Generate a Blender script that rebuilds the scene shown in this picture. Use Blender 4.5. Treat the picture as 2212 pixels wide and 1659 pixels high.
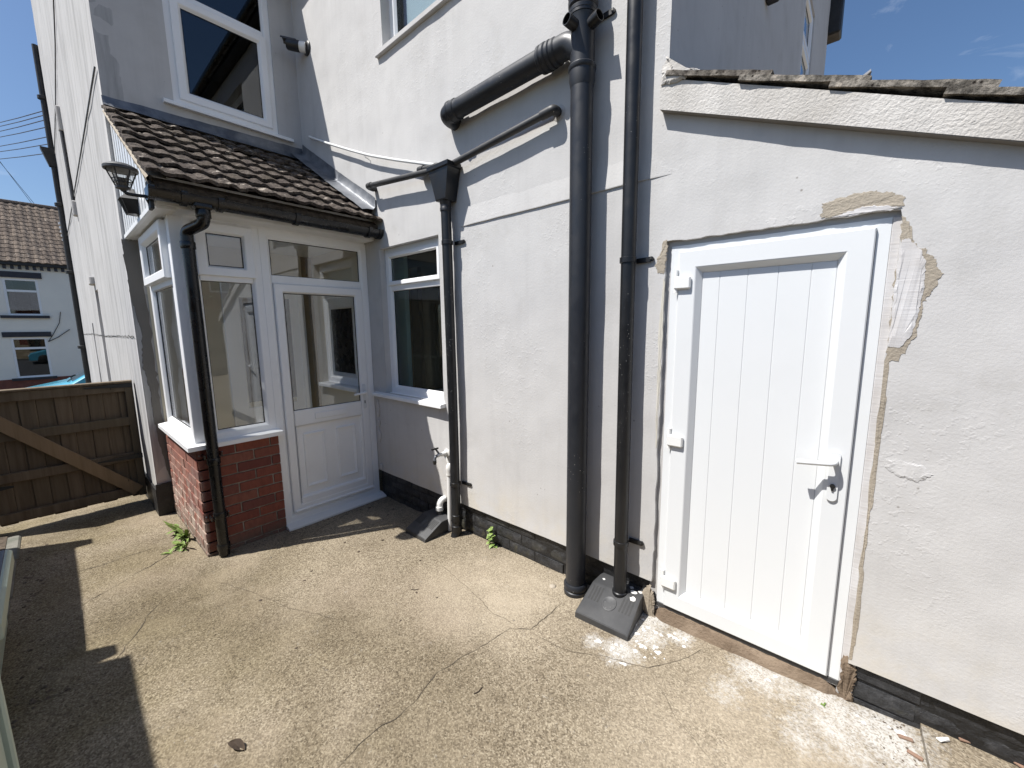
import bpy, bmesh, math, random
from mathutils import Vector, Matrix, noise
random.seed(7)
for o in list(bpy.data.objects): bpy.data.objects.remove(o)
SC = bpy.context.scene; COL = SC.collection
R = math.radians

# ------------------------------------------------------------------ camera, sky, sun, exposure
cam = bpy.data.cameras.new('camera'); co = bpy.data.objects.new('camera', cam); COL.objects.link(co)
PITCH, YAW, ROLL = R(-8.085), R(41.08), R(-.594)
fw = Vector((-math.sin(YAW)*math.cos(PITCH), math.cos(YAW)*math.cos(PITCH), math.sin(PITCH)))
r0 = Vector((math.cos(YAW), math.sin(YAW), 0)); u0 = r0.cross(fw)
rt = r0*math.cos(ROLL)+u0*math.sin(ROLL); up = rt.cross(fw)
M = Matrix((rt, up, -fw)).transposed().to_4x4(); M.translation = (0, 0, 1.5)
co.matrix_world = M
cam.sensor_width = 36; cam.lens = 36*868.4/2212; cam.clip_start = .02; cam.clip_end = 2000
SC.camera = co
SUN = Vector((.575, 1, -1.96)).normalized()            # the way the light travels
w = bpy.data.worlds.new('World'); SC.world = w; w.use_nodes = True
nt = w.node_tree; nt.nodes.clear()
sky = nt.nodes.new('ShaderNodeTexSky'); sky.sky_type = 'NISHITA'; sky.sun_disc = False
sky.sun_elevation = math.asin(-SUN.z); sky.sun_rotation = math.atan2(-SUN.x, -SUN.y)
sky.air_density = 1.0; sky.dust_density = 1.2; sky.ozone_density = 4.5; sky.altitude = 50
# thin high cirrus, a little denser low down
geo = nt.nodes.new('ShaderNodeTexCoord'); mp = nt.nodes.new('ShaderNodeMapping')
mp.inputs['Scale'].default_value = (2.2, 1.3, 6.0); mp.inputs['Rotation'].default_value = (0, .35, .6)
nz = nt.nodes.new('ShaderNodeTexNoise'); nz.inputs['Scale'].default_value = 2.0; nz.inputs['Detail'].default_value = 8; nz.inputs['Roughness'].default_value = .6; nz.inputs['Distortion'].default_value = .8
rmp = nt.nodes.new('ShaderNodeMapRange'); rmp.inputs[1].default_value = .60; rmp.inputs[2].default_value = .95; rmp.inputs[3].default_value = 0; rmp.inputs[4].default_value = .6
mixc = nt.nodes.new('ShaderNodeMix'); mixc.data_type = 'RGBA'; mixc.inputs[7].default_value = (9.2, 9.7, 10.6, 1)
bg = nt.nodes.new('ShaderNodeBackground'); bg.inputs[1].default_value = .076
out = nt.nodes.new('ShaderNodeOutputWorld'); L = nt.links.new
L(geo.outputs['Generated'], mp.inputs[0]); L(mp.outputs[0], nz.inputs['Vector']); L(nz.outputs[0], rmp.inputs[0])
L(rmp.outputs[0], mixc.inputs[0]); hs = nt.nodes.new('ShaderNodeHueSaturation'); hs.inputs['Saturation'].default_value = 1.06; hs.inputs['Value'].default_value = 1.10; L(sky.outputs[0], hs.inputs['Color']); L(hs.outputs[0], mixc.inputs[6]); L(mixc.outputs[2], bg.inputs[0]); L(bg.outputs[0], out.inputs[0])
sl = bpy.data.lights.new('sun', 'SUN'); sl.energy = 4.6; sl.angle = R(.53); sl.color = (1, .97, .925)
so = bpy.data.objects.new('sun', sl); COL.objects.link(so); so.rotation_euler = SUN.to_track_quat('-Z', 'Y').to_euler(); so.location = (-3, -6, 9)
SC.view_settings.view_transform = 'Standard'; SC.view_settings.look = 'None'; SC.view_settings.gamma = 1
SC.view_settings.exposure = .64; SC.view_settings.use_curve_mapping = False
SC.render.engine = 'CYCLES'
SC.cycles.max_bounces = 8; SC.cycles.diffuse_bounces = 4; SC.cycles.glossy_bounces = 4; SC.cycles.transparent_max_bounces = 12
SC.cycles.caustics_reflective = False; SC.cycles.caustics_refractive = False

# ------------------------------------------------------------------ materials
MAT = {}
class NT:
    def __init__(s, name):
        s.m = bpy.data.materials.new(name); s.m.use_nodes = True; s.t = s.m.node_tree; s.t.nodes.clear()
        s.out = s.n('ShaderNodeOutputMaterial'); s.b = s.n('ShaderNodeBsdfPrincipled'); s.l(s.b.outputs[0], s.out.inputs[0])
        s.pos = s.n('ShaderNodeNewGeometry').outputs['Position']; s.rnd = None
        MAT[name] = s.m
    def n(s, k): return s.t.nodes.new(k)
    def l(s, a, b): s.t.links.new(a, b)
    def random(s):
        if s.rnd is None: s.rnd = s.n('ShaderNodeObjectInfo').outputs['Random']
        return s.rnd
    def noise(s, scale, detail=4, rough=.55, vec=None, dist=0):
        k = s.n('ShaderNodeTexNoise'); k.inputs['Scale'].default_value = scale; k.inputs['Detail'].default_value = detail
        k.inputs['Roughness'].default_value = rough; k.inputs['Distortion'].default_value = dist
        s.l(vec if vec is not None else s.pos, k.inputs['Vector']); return k.outputs[0]
    def voro(s, scale, out='Distance', feature='F1', vec=None):
        k = s.n('ShaderNodeTexVoronoi'); k.inputs['Scale'].default_value = scale; k.feature = feature
        s.l(vec if vec is not None else s.pos, k.inputs['Vector']); return k.outputs[out]
    def scale(s, v, off=None):
        k = s.n('ShaderNodeMapping'); k.inputs['Scale'].default_value = v; s.l(s.pos, k.inputs[0])
        if off is not None:   # add a per-object shift
            a = s.n('ShaderNodeVectorMath'); a.operation = 'SCALE'; c = s.n('ShaderNodeCombineXYZ')
            for i in range(3): s.l(s.random(), c.inputs[i])
            s.l(c.outputs[0], a.inputs[0]); a.inputs['Scale'].default_value = off
            b = s.n('ShaderNodeVectorMath'); b.operation = 'ADD'; s.l(k.outputs[0], b.inputs[0]); s.l(a.outputs[0], b.inputs[1]); return b.outputs[0]
        return k.outputs[0]
    def rng(s, v, a, b, c=0., d=1.):
        k = s.n('ShaderNodeMapRange'); s.l(v, k.inputs[0])
        for i, x in enumerate((a, b, c, d)): k.inputs[i+1].default_value = x
        return k.outputs[0]
    def ramp(s, v, stops):
        k = s.n('ShaderNodeValToRGB'); s.l(v, k.inputs[0]); e = k.color_ramp.elements
        while len(e) < len(stops): e.new(.5)
        for q, (p, c) in zip(e, stops): q.position = p; q.color = (c[0], c[1], c[2], 1)
        return k.outputs[0]
    def mix(s, f, a, b, mode='MIX'):
        k = s.n('ShaderNodeMix'); k.data_type = 'RGBA'; k.blend_type = mode
        for i, x in ((0, f), (6, a), (7, b)):
            if hasattr(x, 'is_linked') or hasattr(x, 'links'): s.l(x, k.inputs[i])
            elif i == 0: k.inputs[0].default_value = x
            else: k.inputs[i].default_value = (x[0], x[1], x[2], 1)
        return k.outputs[2]
    def math(s, op, a, b=0., clamp=False):
        k = s.n('ShaderNodeMath'); k.operation = op; k.use_clamp = clamp
        for i, x in enumerate((a, b)):
            if hasattr(x, 'links'): s.l(x, k.inputs[i])
            else: k.inputs[i].default_value = x
        return k.outputs[0]
    def sep(s):
        k = s.n('ShaderNodeSeparateXYZ'); s.l(s.pos, k.inputs[0]); return k.outputs
    def col(s, c):
        if hasattr(c, 'links'): s.l(c, s.b.inputs['Base Color'])
        else: s.b.inputs['Base Color'].default_value = (c[0], c[1], c[2], 1)
    def rough(s, r):
        if hasattr(r, 'links'): s.l(r, s.b.inputs['Roughness'])
        else: s.b.inputs['Roughness'].default_value = r
    def bump(s, h, strength, dist, prev=None):
        k = s.n('ShaderNodeBump'); k.inputs['Strength'].default_value = strength; k.inputs['Distance'].default_value = dist
        s.l(h, k.inputs['Height'])
        if prev is not None: s.l(prev, k.inputs['Normal'])
        s.l(k.outputs[0], s.b.inputs['Normal']); return k.outputs[0]

def m_render(name, base, dark, stipple=1., streak=0., warm=(.6, .55, .46)):
    t = NT(name); big = t.noise(1.3, 4, .62); mid = t.noise(7, 3, .6)
    c = t.mix(t.rng(big, .35, .7), base, dark)
    c = t.mix(t.rng(mid, .50, .75, 0, .5), c, [x*.86 for x in base])
    z = t.sep()[2]
    low = t.math('MULTIPLY', t.rng(z, .16, .52, .85, 0), t.rng(t.noise(7, 4, .65), .40, .72))
    c = t.mix(low, c, warm)
    smud = t.math('MULTIPLY', t.rng(t.noise(2.6, 4, .7), .54, .74, 0, .4), t.rng(t.noise(21, 3, .7), .3, .65)); c = t.mix(smud, c, [base[0]*.70, base[1]*.68, base[2]*.63])
    if streak:
        st = t.noise(1, 7, .7, t.scale((9, 9, .55)))
        c = t.mix(t.rng(st, .48, .68, 0, streak), c, [x*.48 for x in base])
        st2 = t.noise(1, 5, .7, t.scale((26, 26, 1.1)))
        c = t.mix(t.rng(st2, .55, .75, 0, streak*.7), c, [x*.5 for x in base])
    spots = t.voro(16, 'Distance'); sp = t.math('MULTIPLY', t.rng(spots, .03, .09, .8, 0), t.rng(t.noise(2.2, 2), .56, .62))
    c = t.mix(sp, c, (.2, .18, .16))
    t.col(c); t.rough(.9); t.b.inputs['Specular IOR Level'].default_value = .25
    b = t.bump(t.noise(95, 2, .6), .26*stipple, .004)
    # flaked, blistered paint in patches
    fl = t.math('ADD', t.math('MULTIPLY', t.rng(t.noise(34, 2, .7), .55, .62), t.rng(t.noise(1.7, 1, .5), .5, .62)), t.noise(9, 2, .6))
    t.bump(fl, .16, .005, b)
m_render('render', (.578, .567, .553), (.515, .506, .497), .75, .12)
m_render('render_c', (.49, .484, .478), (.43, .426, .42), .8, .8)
m_render('render_rough', (.60, .575, .54), (.36, .33, .29), 3.2, .25)
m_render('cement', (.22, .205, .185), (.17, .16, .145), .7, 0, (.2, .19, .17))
m_render('mortar_brown', (.40, .352, .285), (.30, .26, .205), 2.6, 0, (.3, .24, .17))
m_render('foot', (.22, .165, .115), (.085, .060, .042), 5, 0, (.26, .20, .145))
m_render('sealant', (.50, .49, .48), (.42, .41, .40), 1.0, 0, (.4, .38, .35))

def m_plaster():
    t = NT('fresh_plaster'); st = t.noise(1, 5, .6, t.scale((6, 6, 130)))
    c = t.mix(t.rng(t.noise(6, 4), .35, .7), (.60, .59, .59), (.50, .475, .455)); t.col(t.mix(t.rng(st, .54, .76, 0, .3), c, (.40, .36, .33)))
    t.rough(.8); t.bump(st, .4, .003)
m_plaster()

def m_upvc(name, c=(.88, .885, .885), dirt=.25, r=.33):
    t = NT(name); d = t.math('MULTIPLY', t.rng(t.noise(3.5, 6, .65), .5, .75), dirt)
    t.col(t.mix(d, c, [x*.8 for x in c])); t.rough(r); t.b.inputs['Specular IOR Level'].default_value = .45
m_upvc('upvc'); m_upvc('upvc_door', (.725, .74, .745), .10, .32); m_upvc('upvc_old', (.78, .775, .755), .4, .42); m_upvc('white_pipe', (.8, .8, .78), .3)
m_upvc('pale_green', (.40, .46, .385), .5, .5); m_upvc('grey_panel', (.15, .16, .185), .1, .15); m_upvc('teal_panel', (.45, .60, .57), .2, .3); m_upvc('blind', (.50, .56, .64), .3, .6)

def m_plastic(name, c, r=.38, dust=.35, speck=True):
    t = NT(name); d = t.math('MULTIPLY', t.rng(t.noise(4, 6, .65), .42, .75), dust)
    k = t.mix(d, c, (.13, .125, .12))
    if speck:
        s = t.math('MULTIPLY', t.rng(t.voro(55), .06, .13, 1, 0), t.rng(t.noise(3, 2), .52, .62))
        k = t.mix(s, k, (.5, .48, .45))
    t.col(k); t.rough(t.rng(t.noise(12, 4), .3, .7, r-.08, r+.15)); t.bump(t.noise(60, 3), .06, .002)
m_plastic('soil_black', (.017, .019, .024), .40, .05); m_plastic('black_plastic', (.009, .0095, .011), .36, .06)
m_plastic('gloss_black', (.005, .005, .006), .24, .03, False); m_plastic('gully_grey', (.042, .043, .045), .5, .35)
m_plastic('pipe_grey', (.034, .034, .035), .5, .2); m_plastic('lamp_grey', (.055, .055, .056), .5, .15); m_plastic('iron', (.012, .012, .012), .5, .2, False)

def m_lead():
    t = NT('lead'); st = t.noise(1, 6, .65, t.scale((5, 5, 5)))
    t.col(t.mix(t.rng(st, .35, .72), (.085, .094, .112), (.25, .26, .275))); t.rough(.48); t.b.inputs['Metallic'].default_value = .35; t.bump(t.noise(14, 5), .35, .012)
m_lead()

def m_tile(name, c1, c2, moss, bd=.022):
    t = NT(name); n1 = t.noise(22, 8, .68); n2 = t.noise(90, 4, .7)
    c = t.ramp(n1, [(.34, (.010, .008, .007)), (.46, c1), (.58, c2), (.76, [x*1.5 for x in c2])])
    pit = t.math('MULTIPLY', t.rng(t.voro(46), .12, .26, 1, 0), t.rng(t.noise(9, 3), .45, .6)); c = t.mix(pit, c, (.012, .009, .007))
    c = t.mix(t.math('MULTIPLY', t.random(), .6), c, (.060, .048, .042), 'MIX')
    t.b.inputs['Specular IOR Level'].default_value = .15
    li = t.math('MULTIPLY', t.rng(t.noise(17, 4, .6), .60, .66), t.rng(t.noise(2.2, 2), .48, .56))
    c = t.mix(t.math('MULTIPLY', li, .8), c, (.50, .44, .37))
    t.col(t.mix(t.rng(t.noise(7, 5), .52, .7, 0, moss), c, (.05, .042, .024))); t.rough(.95)
    b = t.bump(n1, 1., bd); t.bump(n2, .8, bd*.35, b)
m_tile('tile', (.075, .062, .052), (.165, .138, .115), .4); m_tile('tile_grey', (.13, .118, .10), (.31, .28, .24), .15, .010); m_tile('tile_far', (.17, .135, .105), (.23, .185, .15), .1)

def m_brick():
    t = NT('brick'); r = t.random()
    c = t.ramp(r, [(0, (.15, .045, .035)), (.25, (.245, .075, .046)), (.5, (.20, .060, .040)), (.75, (.25, .095, .062)), (1, (.13, .045, .040))])
    drag = t.noise(1, 6, .7, t.scale((40, 40, 14), 9.)); c = t.mix(t.rng(drag, .42, .66, 0, .55), c, (.13, .036, .026))
    e = t.noise(9, 6, .7); z = t.sep()[2]
    side = t.rng(t.sep()[1], .585, .60, 1, 0)
    low = t.math('MULTIPLY', t.math('MULTIPLY', t.rng(z, .05, .62, 1., .12), side), t.rng(e, .38, .60))
    c = t.mix(low, c, (.42, .34, .28)); gr = t.math('MULTIPLY', t.rng(z, -.08, .06, .9, 0), t.rng(e, .3, .5)); c = t.mix(gr, c, (.13, .11, .085))
    t.col(c); t.rough(.93); b = t.bump(drag, .6, .006); t.bump(t.noise(140, 3), .4, .002, b)
m_brick()
def m_simple(name, c1, c2, sc, r=.9, bs=.5, bd=.005, detail=6):
    t = NT(name); n = t.noise(sc, detail, .62); t.col(t.mix(t.rng(n, .35, .68), c1, c2)); t.rough(r); t.bump(n, bs, bd)
m_simple('brick_mortar', (.34, .29, .24), (.17, .145, .115), 14); m_simple('far_render', (.86, .83, .74), (.81, .78, .70), 1.2); m_simple('navy', (.016, .018, .028), (.026, .028, .04), 9, .45, .1)
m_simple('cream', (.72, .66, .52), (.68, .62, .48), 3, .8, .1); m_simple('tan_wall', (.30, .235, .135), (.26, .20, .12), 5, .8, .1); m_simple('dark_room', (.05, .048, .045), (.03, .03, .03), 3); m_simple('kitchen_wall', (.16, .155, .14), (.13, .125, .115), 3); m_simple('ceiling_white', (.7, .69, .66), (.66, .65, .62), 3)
m_simple('asphalt', (.05, .05, .052), (.07, .07, .07), 60, .9, .5); m_simple('kerb_stone', (.20, .19, .165), (.12, .125, .10), 9, .95, .8, .01); m_simple('soil', (.06, .045, .032), (.16, .125, .09), 26, 1, 1, .02); m_simple('far_slate', (.34, .35, .38), (.26, .27, .29), 3, .7)
m_simple('crack_dirt', (.06, .048, .034), (.13, .105, .075), 40, 1); m_simple('paint_white', (.75, .74, .71), (.62, .60, .56), 30, .7, .4); m_simple('dead_leaf', (.05, .035, .025), (.09, .062, .04), 30, .8)
m_simple('pebble', (.30, .26, .20), (.09, .075, .06), 8, .9); m_simple('curtain', (.60, .55, .52), (.38, .32, .30), 5, .9); m_simple('brick_far', (.24, .085, .055), (.17, .06, .042), 6); m_simple('chip', (.27, .15, .10), (.22, .16, .12), 20, .9)
m_simple('bitumen', (.007, .007, .0075), (.020, .0205, .022), 18, .5, 1.2, .012, 8); m_simple('stain', (.57, .54, .46), (.60, .575, .52), 5)
def m_bitbrick():
    t = NT('black_brick'); n = t.noise(16, 8, .7, t.scale((1, 1, 1), 5.)); c = t.ramp(n, [(.3, (.006, .006, .006)), (.52, (.032, .033, .036)), (.72, (.075, .075, .078)), (.9, (.25, .22, .19))])
    ms = t.math('MULTIPLY', t.rng(t.sep()[2], -.06, .12, .6, 0), t.rng(t.noise(11, 4), .52, .64)); t.col(t.mix(ms, c, (.11, .10, .055))); t.rough(.52); b = t.bump(n, 1, .013); t.bump(t.noise(60, 4), .6, .004, b)
m_bitbrick()
def m_wood(name, c1, c2):
    t = NT(name); g = t.noise(1, 6, .65, t.scale((26, 26, 1.6), 7.), .4); c = t.mix(t.rng(g, .32, .7), c1, c2)
    c = t.mix(t.math('MULTIPLY', t.random(), .5), c, (.07, .06, .035)); k = t.rng(t.voro(3.1, vec=t.scale((3, 3, 1), 4.)), .02, .06, .85, 0)
    t.col(t.mix(k, c, (.03, .018, .01))); t.rough(.85); t.bump(g, .5, .004)
m_wood('wood', (.105, .075, .045), (.19, .142, .092)); m_wood('wood_pale', (.24, .16, .085), (.31, .215, .125))
def m_glass(name, tint, ior=.05, dirt=.05):
    t = NT(name); t.t.nodes.remove(t.b)
    tr = t.n('ShaderNodeBsdfTransparent'); tr.inputs[0].default_value = (*tint, 1); gl = t.n('ShaderNodeBsdfGlossy'); gl.inputs['Roughness'].default_value = 0; gl.inputs[0].default_value = (.95, .97, 1, 1)
    lw = t.n('ShaderNodeLayerWeight'); lw.inputs[0].default_value = .5; fz = t.math('ADD', t.math('MULTIPLY', t.math('POWER', lw.outputs['Facing'], 5.), 1-ior), ior, True); mx = t.n('ShaderNodeMixShader'); t.l(fz, mx.inputs[0]); t.l(tr.outputs[0], mx.inputs[1]); t.l(gl.outputs[0], mx.inputs[2])
    b = t.n('ShaderNodeBump'); b.inputs['Strength'].default_value = .03; b.inputs['Distance'].default_value = .02; t.l(t.noise(2.2, 1), b.inputs['Height']); t.l(b.outputs[0], gl.inputs['Normal'])
    df = t.n('ShaderNodeBsdfDiffuse'); df.inputs[0].default_value = (.6, .58, .54, 1); m2 = t.n('ShaderNodeMixShader')
    t.l(t.rng(t.noise(7, 6, .65), .45, .8, 0, dirt), m2.inputs[0]); t.l(mx.outputs[0], m2.inputs[1]); t.l(df.outputs[0], m2.inputs[2]); t.l(m2.outputs[0], t.out.inputs[0])
m_glass('glass', (.96, .965, .96), .075, .0); m_glass('glass_kitchen', (.86, .90, .89), .045, 0); m_glass('glass_dark', (.42, .45, .46), .085, .0); m_glass('glass_lamp', (.88, .88, .87), .04, .15); m_glass('glass_car', (.4, .45, .47), .05, 0)
def m_leaf(name, c1, c2):
    t = NT(name); t.col(t.mix(t.rng(t.noise(30, 3), .35, .7), c1, c2)); t.rough(.5); t.b.inputs['Transmission Weight'].default_value = 0
m_leaf('leaf', (.13, .21, .045), (.26, .34, .10)); m_leaf('hedge_leaf', (.04, .075, .02), (.10, .14, .04))
def m_car():
    t = NT('car_paint'); t.col((.08, .36, .50)); t.rough(.25); t.b.inputs['Coat Weight'].default_value = .6
m_car()

def m_ground():
    t = NT('concrete'); x, y, z = t.sep()
    v1 = t.voro(185, 'Color'); sx = t.n('ShaderNodeSeparateColor'); t.l(v1, sx.inputs[0]); v2 = t.voro(105, 'Color'); sx2 = t.n('ShaderNodeSeparateColor'); t.l(v2, sx2.inputs[0])
    c = t.ramp(sx.outputs[0], [(0, (.075, .056, .036)), (.18, (.14, .112, .076)), (.5, (.245, .200, .138)), (.8, (.335, .28, .20)), (1, (.46, .40, .30))])
    c2 = t.ramp(sx2.outputs[1], [(0, (.11, .088, .060)), (.4, (.205, .168, .116)), (1, (.33, .28, .20))])
    c = t.mix(.36, c, c2)
    big = t.noise(.8, 5, .62); c = t.mix(t.rng(big, .40, .64, 0, .9), c, (.62, .60, .57), 'MULTIPLY'); c = t.mix(t.rng(t.noise(1.4, 4, .6, t.scale((1, 1, 1))), .52, .7, 0, .35), c, (.36, .29, .215))
    c = t.mix(t.rng(t.noise(2.3, 4, .62), .50, .72, 0, .3), c, (.33, .275, .195))
    gn = t.math('MULTIPLY', t.rng(y, 1.3, -.3, 0, .95), t.rng(t.noise(1.7, 4), .33, .6)); c = t.mix(gn, c, (.67, .65, .50), 'MULTIPLY')
    # pale wear where the yard was scrubbed, in front of the wall
    def spot(cx, cy, r, s):
        dx = t.math('SUBTRACT', x, cx); dy = t.math('SUBTRACT', y, cy); d = t.math('SQRT', t.math('ADD', t.math('MULTIPLY', dx, dx), t.math('MULTIPLY', dy, dy))); return t.rng(d, r*.25, r, s, 0)
    pale = t.math('MAXIMUM', spot(-1.45, 1.62, .55, .55), spot(-.1, 1.45, .7, .45)); c = t.mix(t.math('MULTIPLY', pale, t.rng(t.noise(5, 5), .3, .6, .3, 1)), c, (.42, .355, .265))
    blot = t.noise(60, 5, .75); blot2 = t.noise(14, 4, .65); wm = None
    for cx, cy, r, s in ((-.735, 1.60, .14, 1.), (-.70, 1.78, .16, 1.1), (-.70, 1.90, .13, 1.2), (-.55, 1.86, .10, .9), (-.86, 1.575, .09, .8), (-.22, 1.86, .17, 1.), (.02, 1.87, .16, 1.05), (.17, 1.83, .20, 1.25), (-.30, 1.68, .12, .7), (.10, 1.70, .14, .8), (-.12, 1.85, .14, .8), (.24, 1.72, .14, .85), (.06, 1.78, .22, .95), (.20, 1.62, .18, .8), (-.05, 1.66, .16, .7)):
        k = spot(cx, cy, r, s*.62); wm = k if wm is None else t.math('MAXIMUM', wm, k)
    f = t.rng(t.math('ADD', t.math('ADD', t.math('MULTIPLY', blot, 1.3), t.math('MULTIPLY', blot2, .7)), wm), 1.18, 1.68, 0, .95)
    f = t.math('MULTIPLY', f, t.rng(sx.outputs[2], .1, .5, .35, 1)); c = t.mix(f, c, (.46, .445, .415))
    hs = t.n('ShaderNodeHueSaturation'); hs.inputs['Saturation'].default_value = .95; hs.inputs['Value'].default_value = 1.03; t.l(c, hs.inputs['Color']); c = hs.outputs[0]
    t.col(c); t.rough(.95); t.b.inputs['Specular IOR Level'].default_value = .2
    t.bump(t.voro(120), .45, .005)
m_ground()

# ------------------------------------------------------------------ mesh helpers
class MB:
    def __init__(s): s.v = []; s.f = []
    def add(s, vs, fs):
        k = len(s.v); s.v += [tuple(p) for p in vs]; s.f += [tuple(i+k for i in q) for q in fs]; return s
    def box(s, x0, x1, y0, y1, z0, z1, bev=0):
        X = sorted((x0, x1)); Y = sorted((y0, y1)); Z = sorted((z0, z1))
        if not bev:
            return s.add([(X[i & 1], Y[i >> 1 & 1], Z[i >> 2]) for i in range(8)], [(0, 2, 3, 1), (4, 5, 7, 6), (0, 1, 5, 4), (2, 6, 7, 3), (0, 4, 6, 2), (1, 3, 7, 5)])
        b = bev; vs = []; ix = {}
        for i in (0, 1):
            for j in (0, 1):
                for k in (0, 1):
                    sx, sy, sz = (1, -1)[i], (1, -1)[j], (1, -1)[k]
                    for a in range(3):
                        p = [X[i]+sx*b, Y[j]+sy*b, Z[k]+sz*b]; p[a] = (X[i], Y[j], Z[k])[a]; ix[i, j, k, a] = len(vs); vs.append(p)
        fs = []
        for a in range(3):
            o = [q for q in range(3) if q != a]
            for e in (0, 1):
                r = []
                for c in ((0, 0), (1, 0), (1, 1), (0, 1)):
                    t = [0, 0, 0]; t[a] = e; t[o[0]] = c[0]; t[o[1]] = c[1]; r.append(ix[t[0], t[1], t[2], a])
                fs.append(r)
            for c in ((0, 0), (1, 0), (1, 1), (0, 1)):
                t0 = [0, 0, 0]; t0[o[0]] = c[0]; t0[o[1]] = c[1]; t1 = t0[:]; t1[a] = 1
                fs.append((ix[(*t0, o[0])], ix[(*t1, o[0])], ix[(*t1, o[1])], ix[(*t0, o[1])]))
        for i in (0, 1):
            for j in (0, 1):
                for k in (0, 1): fs.append((ix[i, j, k, 0], ix[i, j, k, 1], ix[i, j, k, 2]))
        return s.add(vs, fs)
    def tube(s, pts, r, n=16, cap=True, fillet=0, fs=6, rings=None):
        P = [Vector(p) for p in pts]
        if fillet:
            Q = [P[0]]
            for a, b, c in zip(P, P[1:], P[2:]):
                d1 = (a-b); d2 = (c-b); k = min(fillet, d1.length*.49, d2.length*.49); p1 = b+d1.normalized()*k; p2 = b+d2.normalized()*k
                for i in range(fs+1):
                    t = i/fs; Q.append(p1*(1-t)**2+b*2*t*(1-t)+p2*t*t)
            P = Q+[P[-1]]
        rr = r if isinstance(r, (list, tuple)) else [r]*len(P)
        vs = []; fs_ = []; T0 = None
        for i, p in enumerate(P):
            T = ((P[min(i+1, len(P)-1)]-P[max(i-1, 0)])).normalized()
            if T0 is None:
                A = T.orthogonal().normalized()
            else:
                A = (A-T*A.dot(T)).normalized()
            T0 = T; B = T.cross(A)
            for k in range(n):
                a = 2*math.pi*k/n; vs.append(p+(A*math.cos(a)+B*math.sin(a))*rr[i])
        for i in range(len(P)-1):
            for k in range(n): fs_.append((i*n+k, i*n+(k+1) % n, (i+1)*n+(k+1) % n, (i+1)*n+k))
        if cap: fs_ += [tuple(range(n-1, -1, -1)), tuple((len(P)-1)*n+k for k in range(n))]
        return s.add(vs, fs_)
    def lathe(s, c, axis, prof, n=20, cap=True):
        c = Vector(c); T = Vector(axis).normalized(); return s.tube([c+T*h for r, h in prof], [r for r, h in prof], n, cap)
    def loft(s, mf, u0, u1, v0, v1, prof, cap=True):
        k = len(s.v); n = len(prof)
        for o, h in prof:
            for u, v in ((u0+o, v0+o), (u1-o, v0+o), (u1-o, v1-o), (u0+o, v1-o)): s.v.append(tuple(mf(u, v, h)))
        for i in range(n-1):
            for j in range(4): s.f.append((k+i*4+j, k+i*4+(j+1) % 4, k+(i+1)*4+(j+1) % 4, k+(i+1)*4+j))
        return s
    def prism(s, mf, poly, h0, h1):
        n = len(poly); vs = [mf(u, v, h0) for u, v in poly]+[mf(u, v, h1) for u, v in poly]
        return s.add(vs, [tuple(range(n-1, -1, -1)), tuple(range(n, 2*n))]+[(i, (i+1) % n, n+(i+1) % n, n+i) for i in range(n)])
    def ubox(s, mf, u0, u1, v0, v1, h0, h1, bev=.003):
        t = MB().box(u0, u1, v0, v1, h0, h1, bev); return s.add([mf(*p) for p in t.v], t.f)
    def build(s, name, mat, parent=None, smooth=None, origin=None, kind=None):
        base = Vector((0, 0, 0)); q = parent
        while q is not None: base += q.location; q = q.parent
        o_ = Vector(origin) if origin is not None else base.copy()
        me = bpy.data.meshes.new(name); me.from_pydata([tuple(Vector(p)-o_) for p in s.v], [], s.f)
        bm = bmesh.new(); bm.from_mesh(me); bmesh.ops.recalc_face_normals(bm, faces=bm.faces); bm.to_mesh(me); bm.free()
        if smooth:
            for p in me.polygons: p.use_smooth = True
            me.set_sharp_from_angle(angle=R(smooth))
        me.materials.append(MAT[mat]); o = bpy.data.objects.new(name, me); COL.objects.link(o)
        if parent is not None: o.parent = parent
        o.location = o_-base
        if kind: o['kind'] = kind
        return o
def tag(o, label, cat, group=None):
    o['label'] = label; o['category'] = cat
    if group: o['group'] = group
    return o
def thing(name, label, cat, loc=(0, 0, 0), group=None):
    o = bpy.data.objects.new(name, None); o.empty_display_size = .1; COL.objects.link(o); o.location = loc; return tag(o, label, cat, group)
def struct(o): o['kind'] = 'structure'; return o
def piece(name, me, parent, loc, rot=(0, 0, 0), sc=(1, 1, 1)):
    """one more copy of an alike piece, sharing its mesh"""
    base = Vector((0, 0, 0)); q = parent
    while q is not None: base += q.location; q = q.parent
    o = bpy.data.objects.new(name, me); COL.objects.link(o); o.parent = parent; o.location = Vector(loc)-base; o.rotation_euler = rot; o.scale = sc; return o
def mesh_only(mb, name, mat, smooth=None):
    o = mb.build(name, mat, None, smooth, (0, 0, 0)); me = o.data; bpy.data.objects.remove(o); return me
YA = 1.915                                    # face of the long rendered wall
A = lambda u, v, n: (u, YA-n, v)              # wall A: u = x, v = z, n out towards the yard
def Aw(u, v, n):
    p = Vector((u, YA, v)); return (u, YA-n-.004*(nz1(p, 2.1)+.6*nz1(p, 5.3)+.35*nz1(p, 13)), v)   # follows the uneven render
XF = -3.35; F = lambda u, v, n: (XF+n, u, v)  # porch front: u = y
XB = -4.45; B = lambda u, v, n: (XB+n, u, v)  # gable return wall over the porch
S = lambda u, v, n: (u, .57-n, v)             # porch side
YC = .475; Cm = lambda u, v, n: (u, YC-n, v)  # long side wall
def zg(x, y=0):
    if x < -5: return -.08-.058*(min(-x, 60)-5)
    return min(.03, max(-.08, .027*(x+.5)))
def fr(lo, hi): return lo+(hi-lo)*random.random()
def nz1(p, sc): return noise.noise(Vector(p)*sc)

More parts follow.
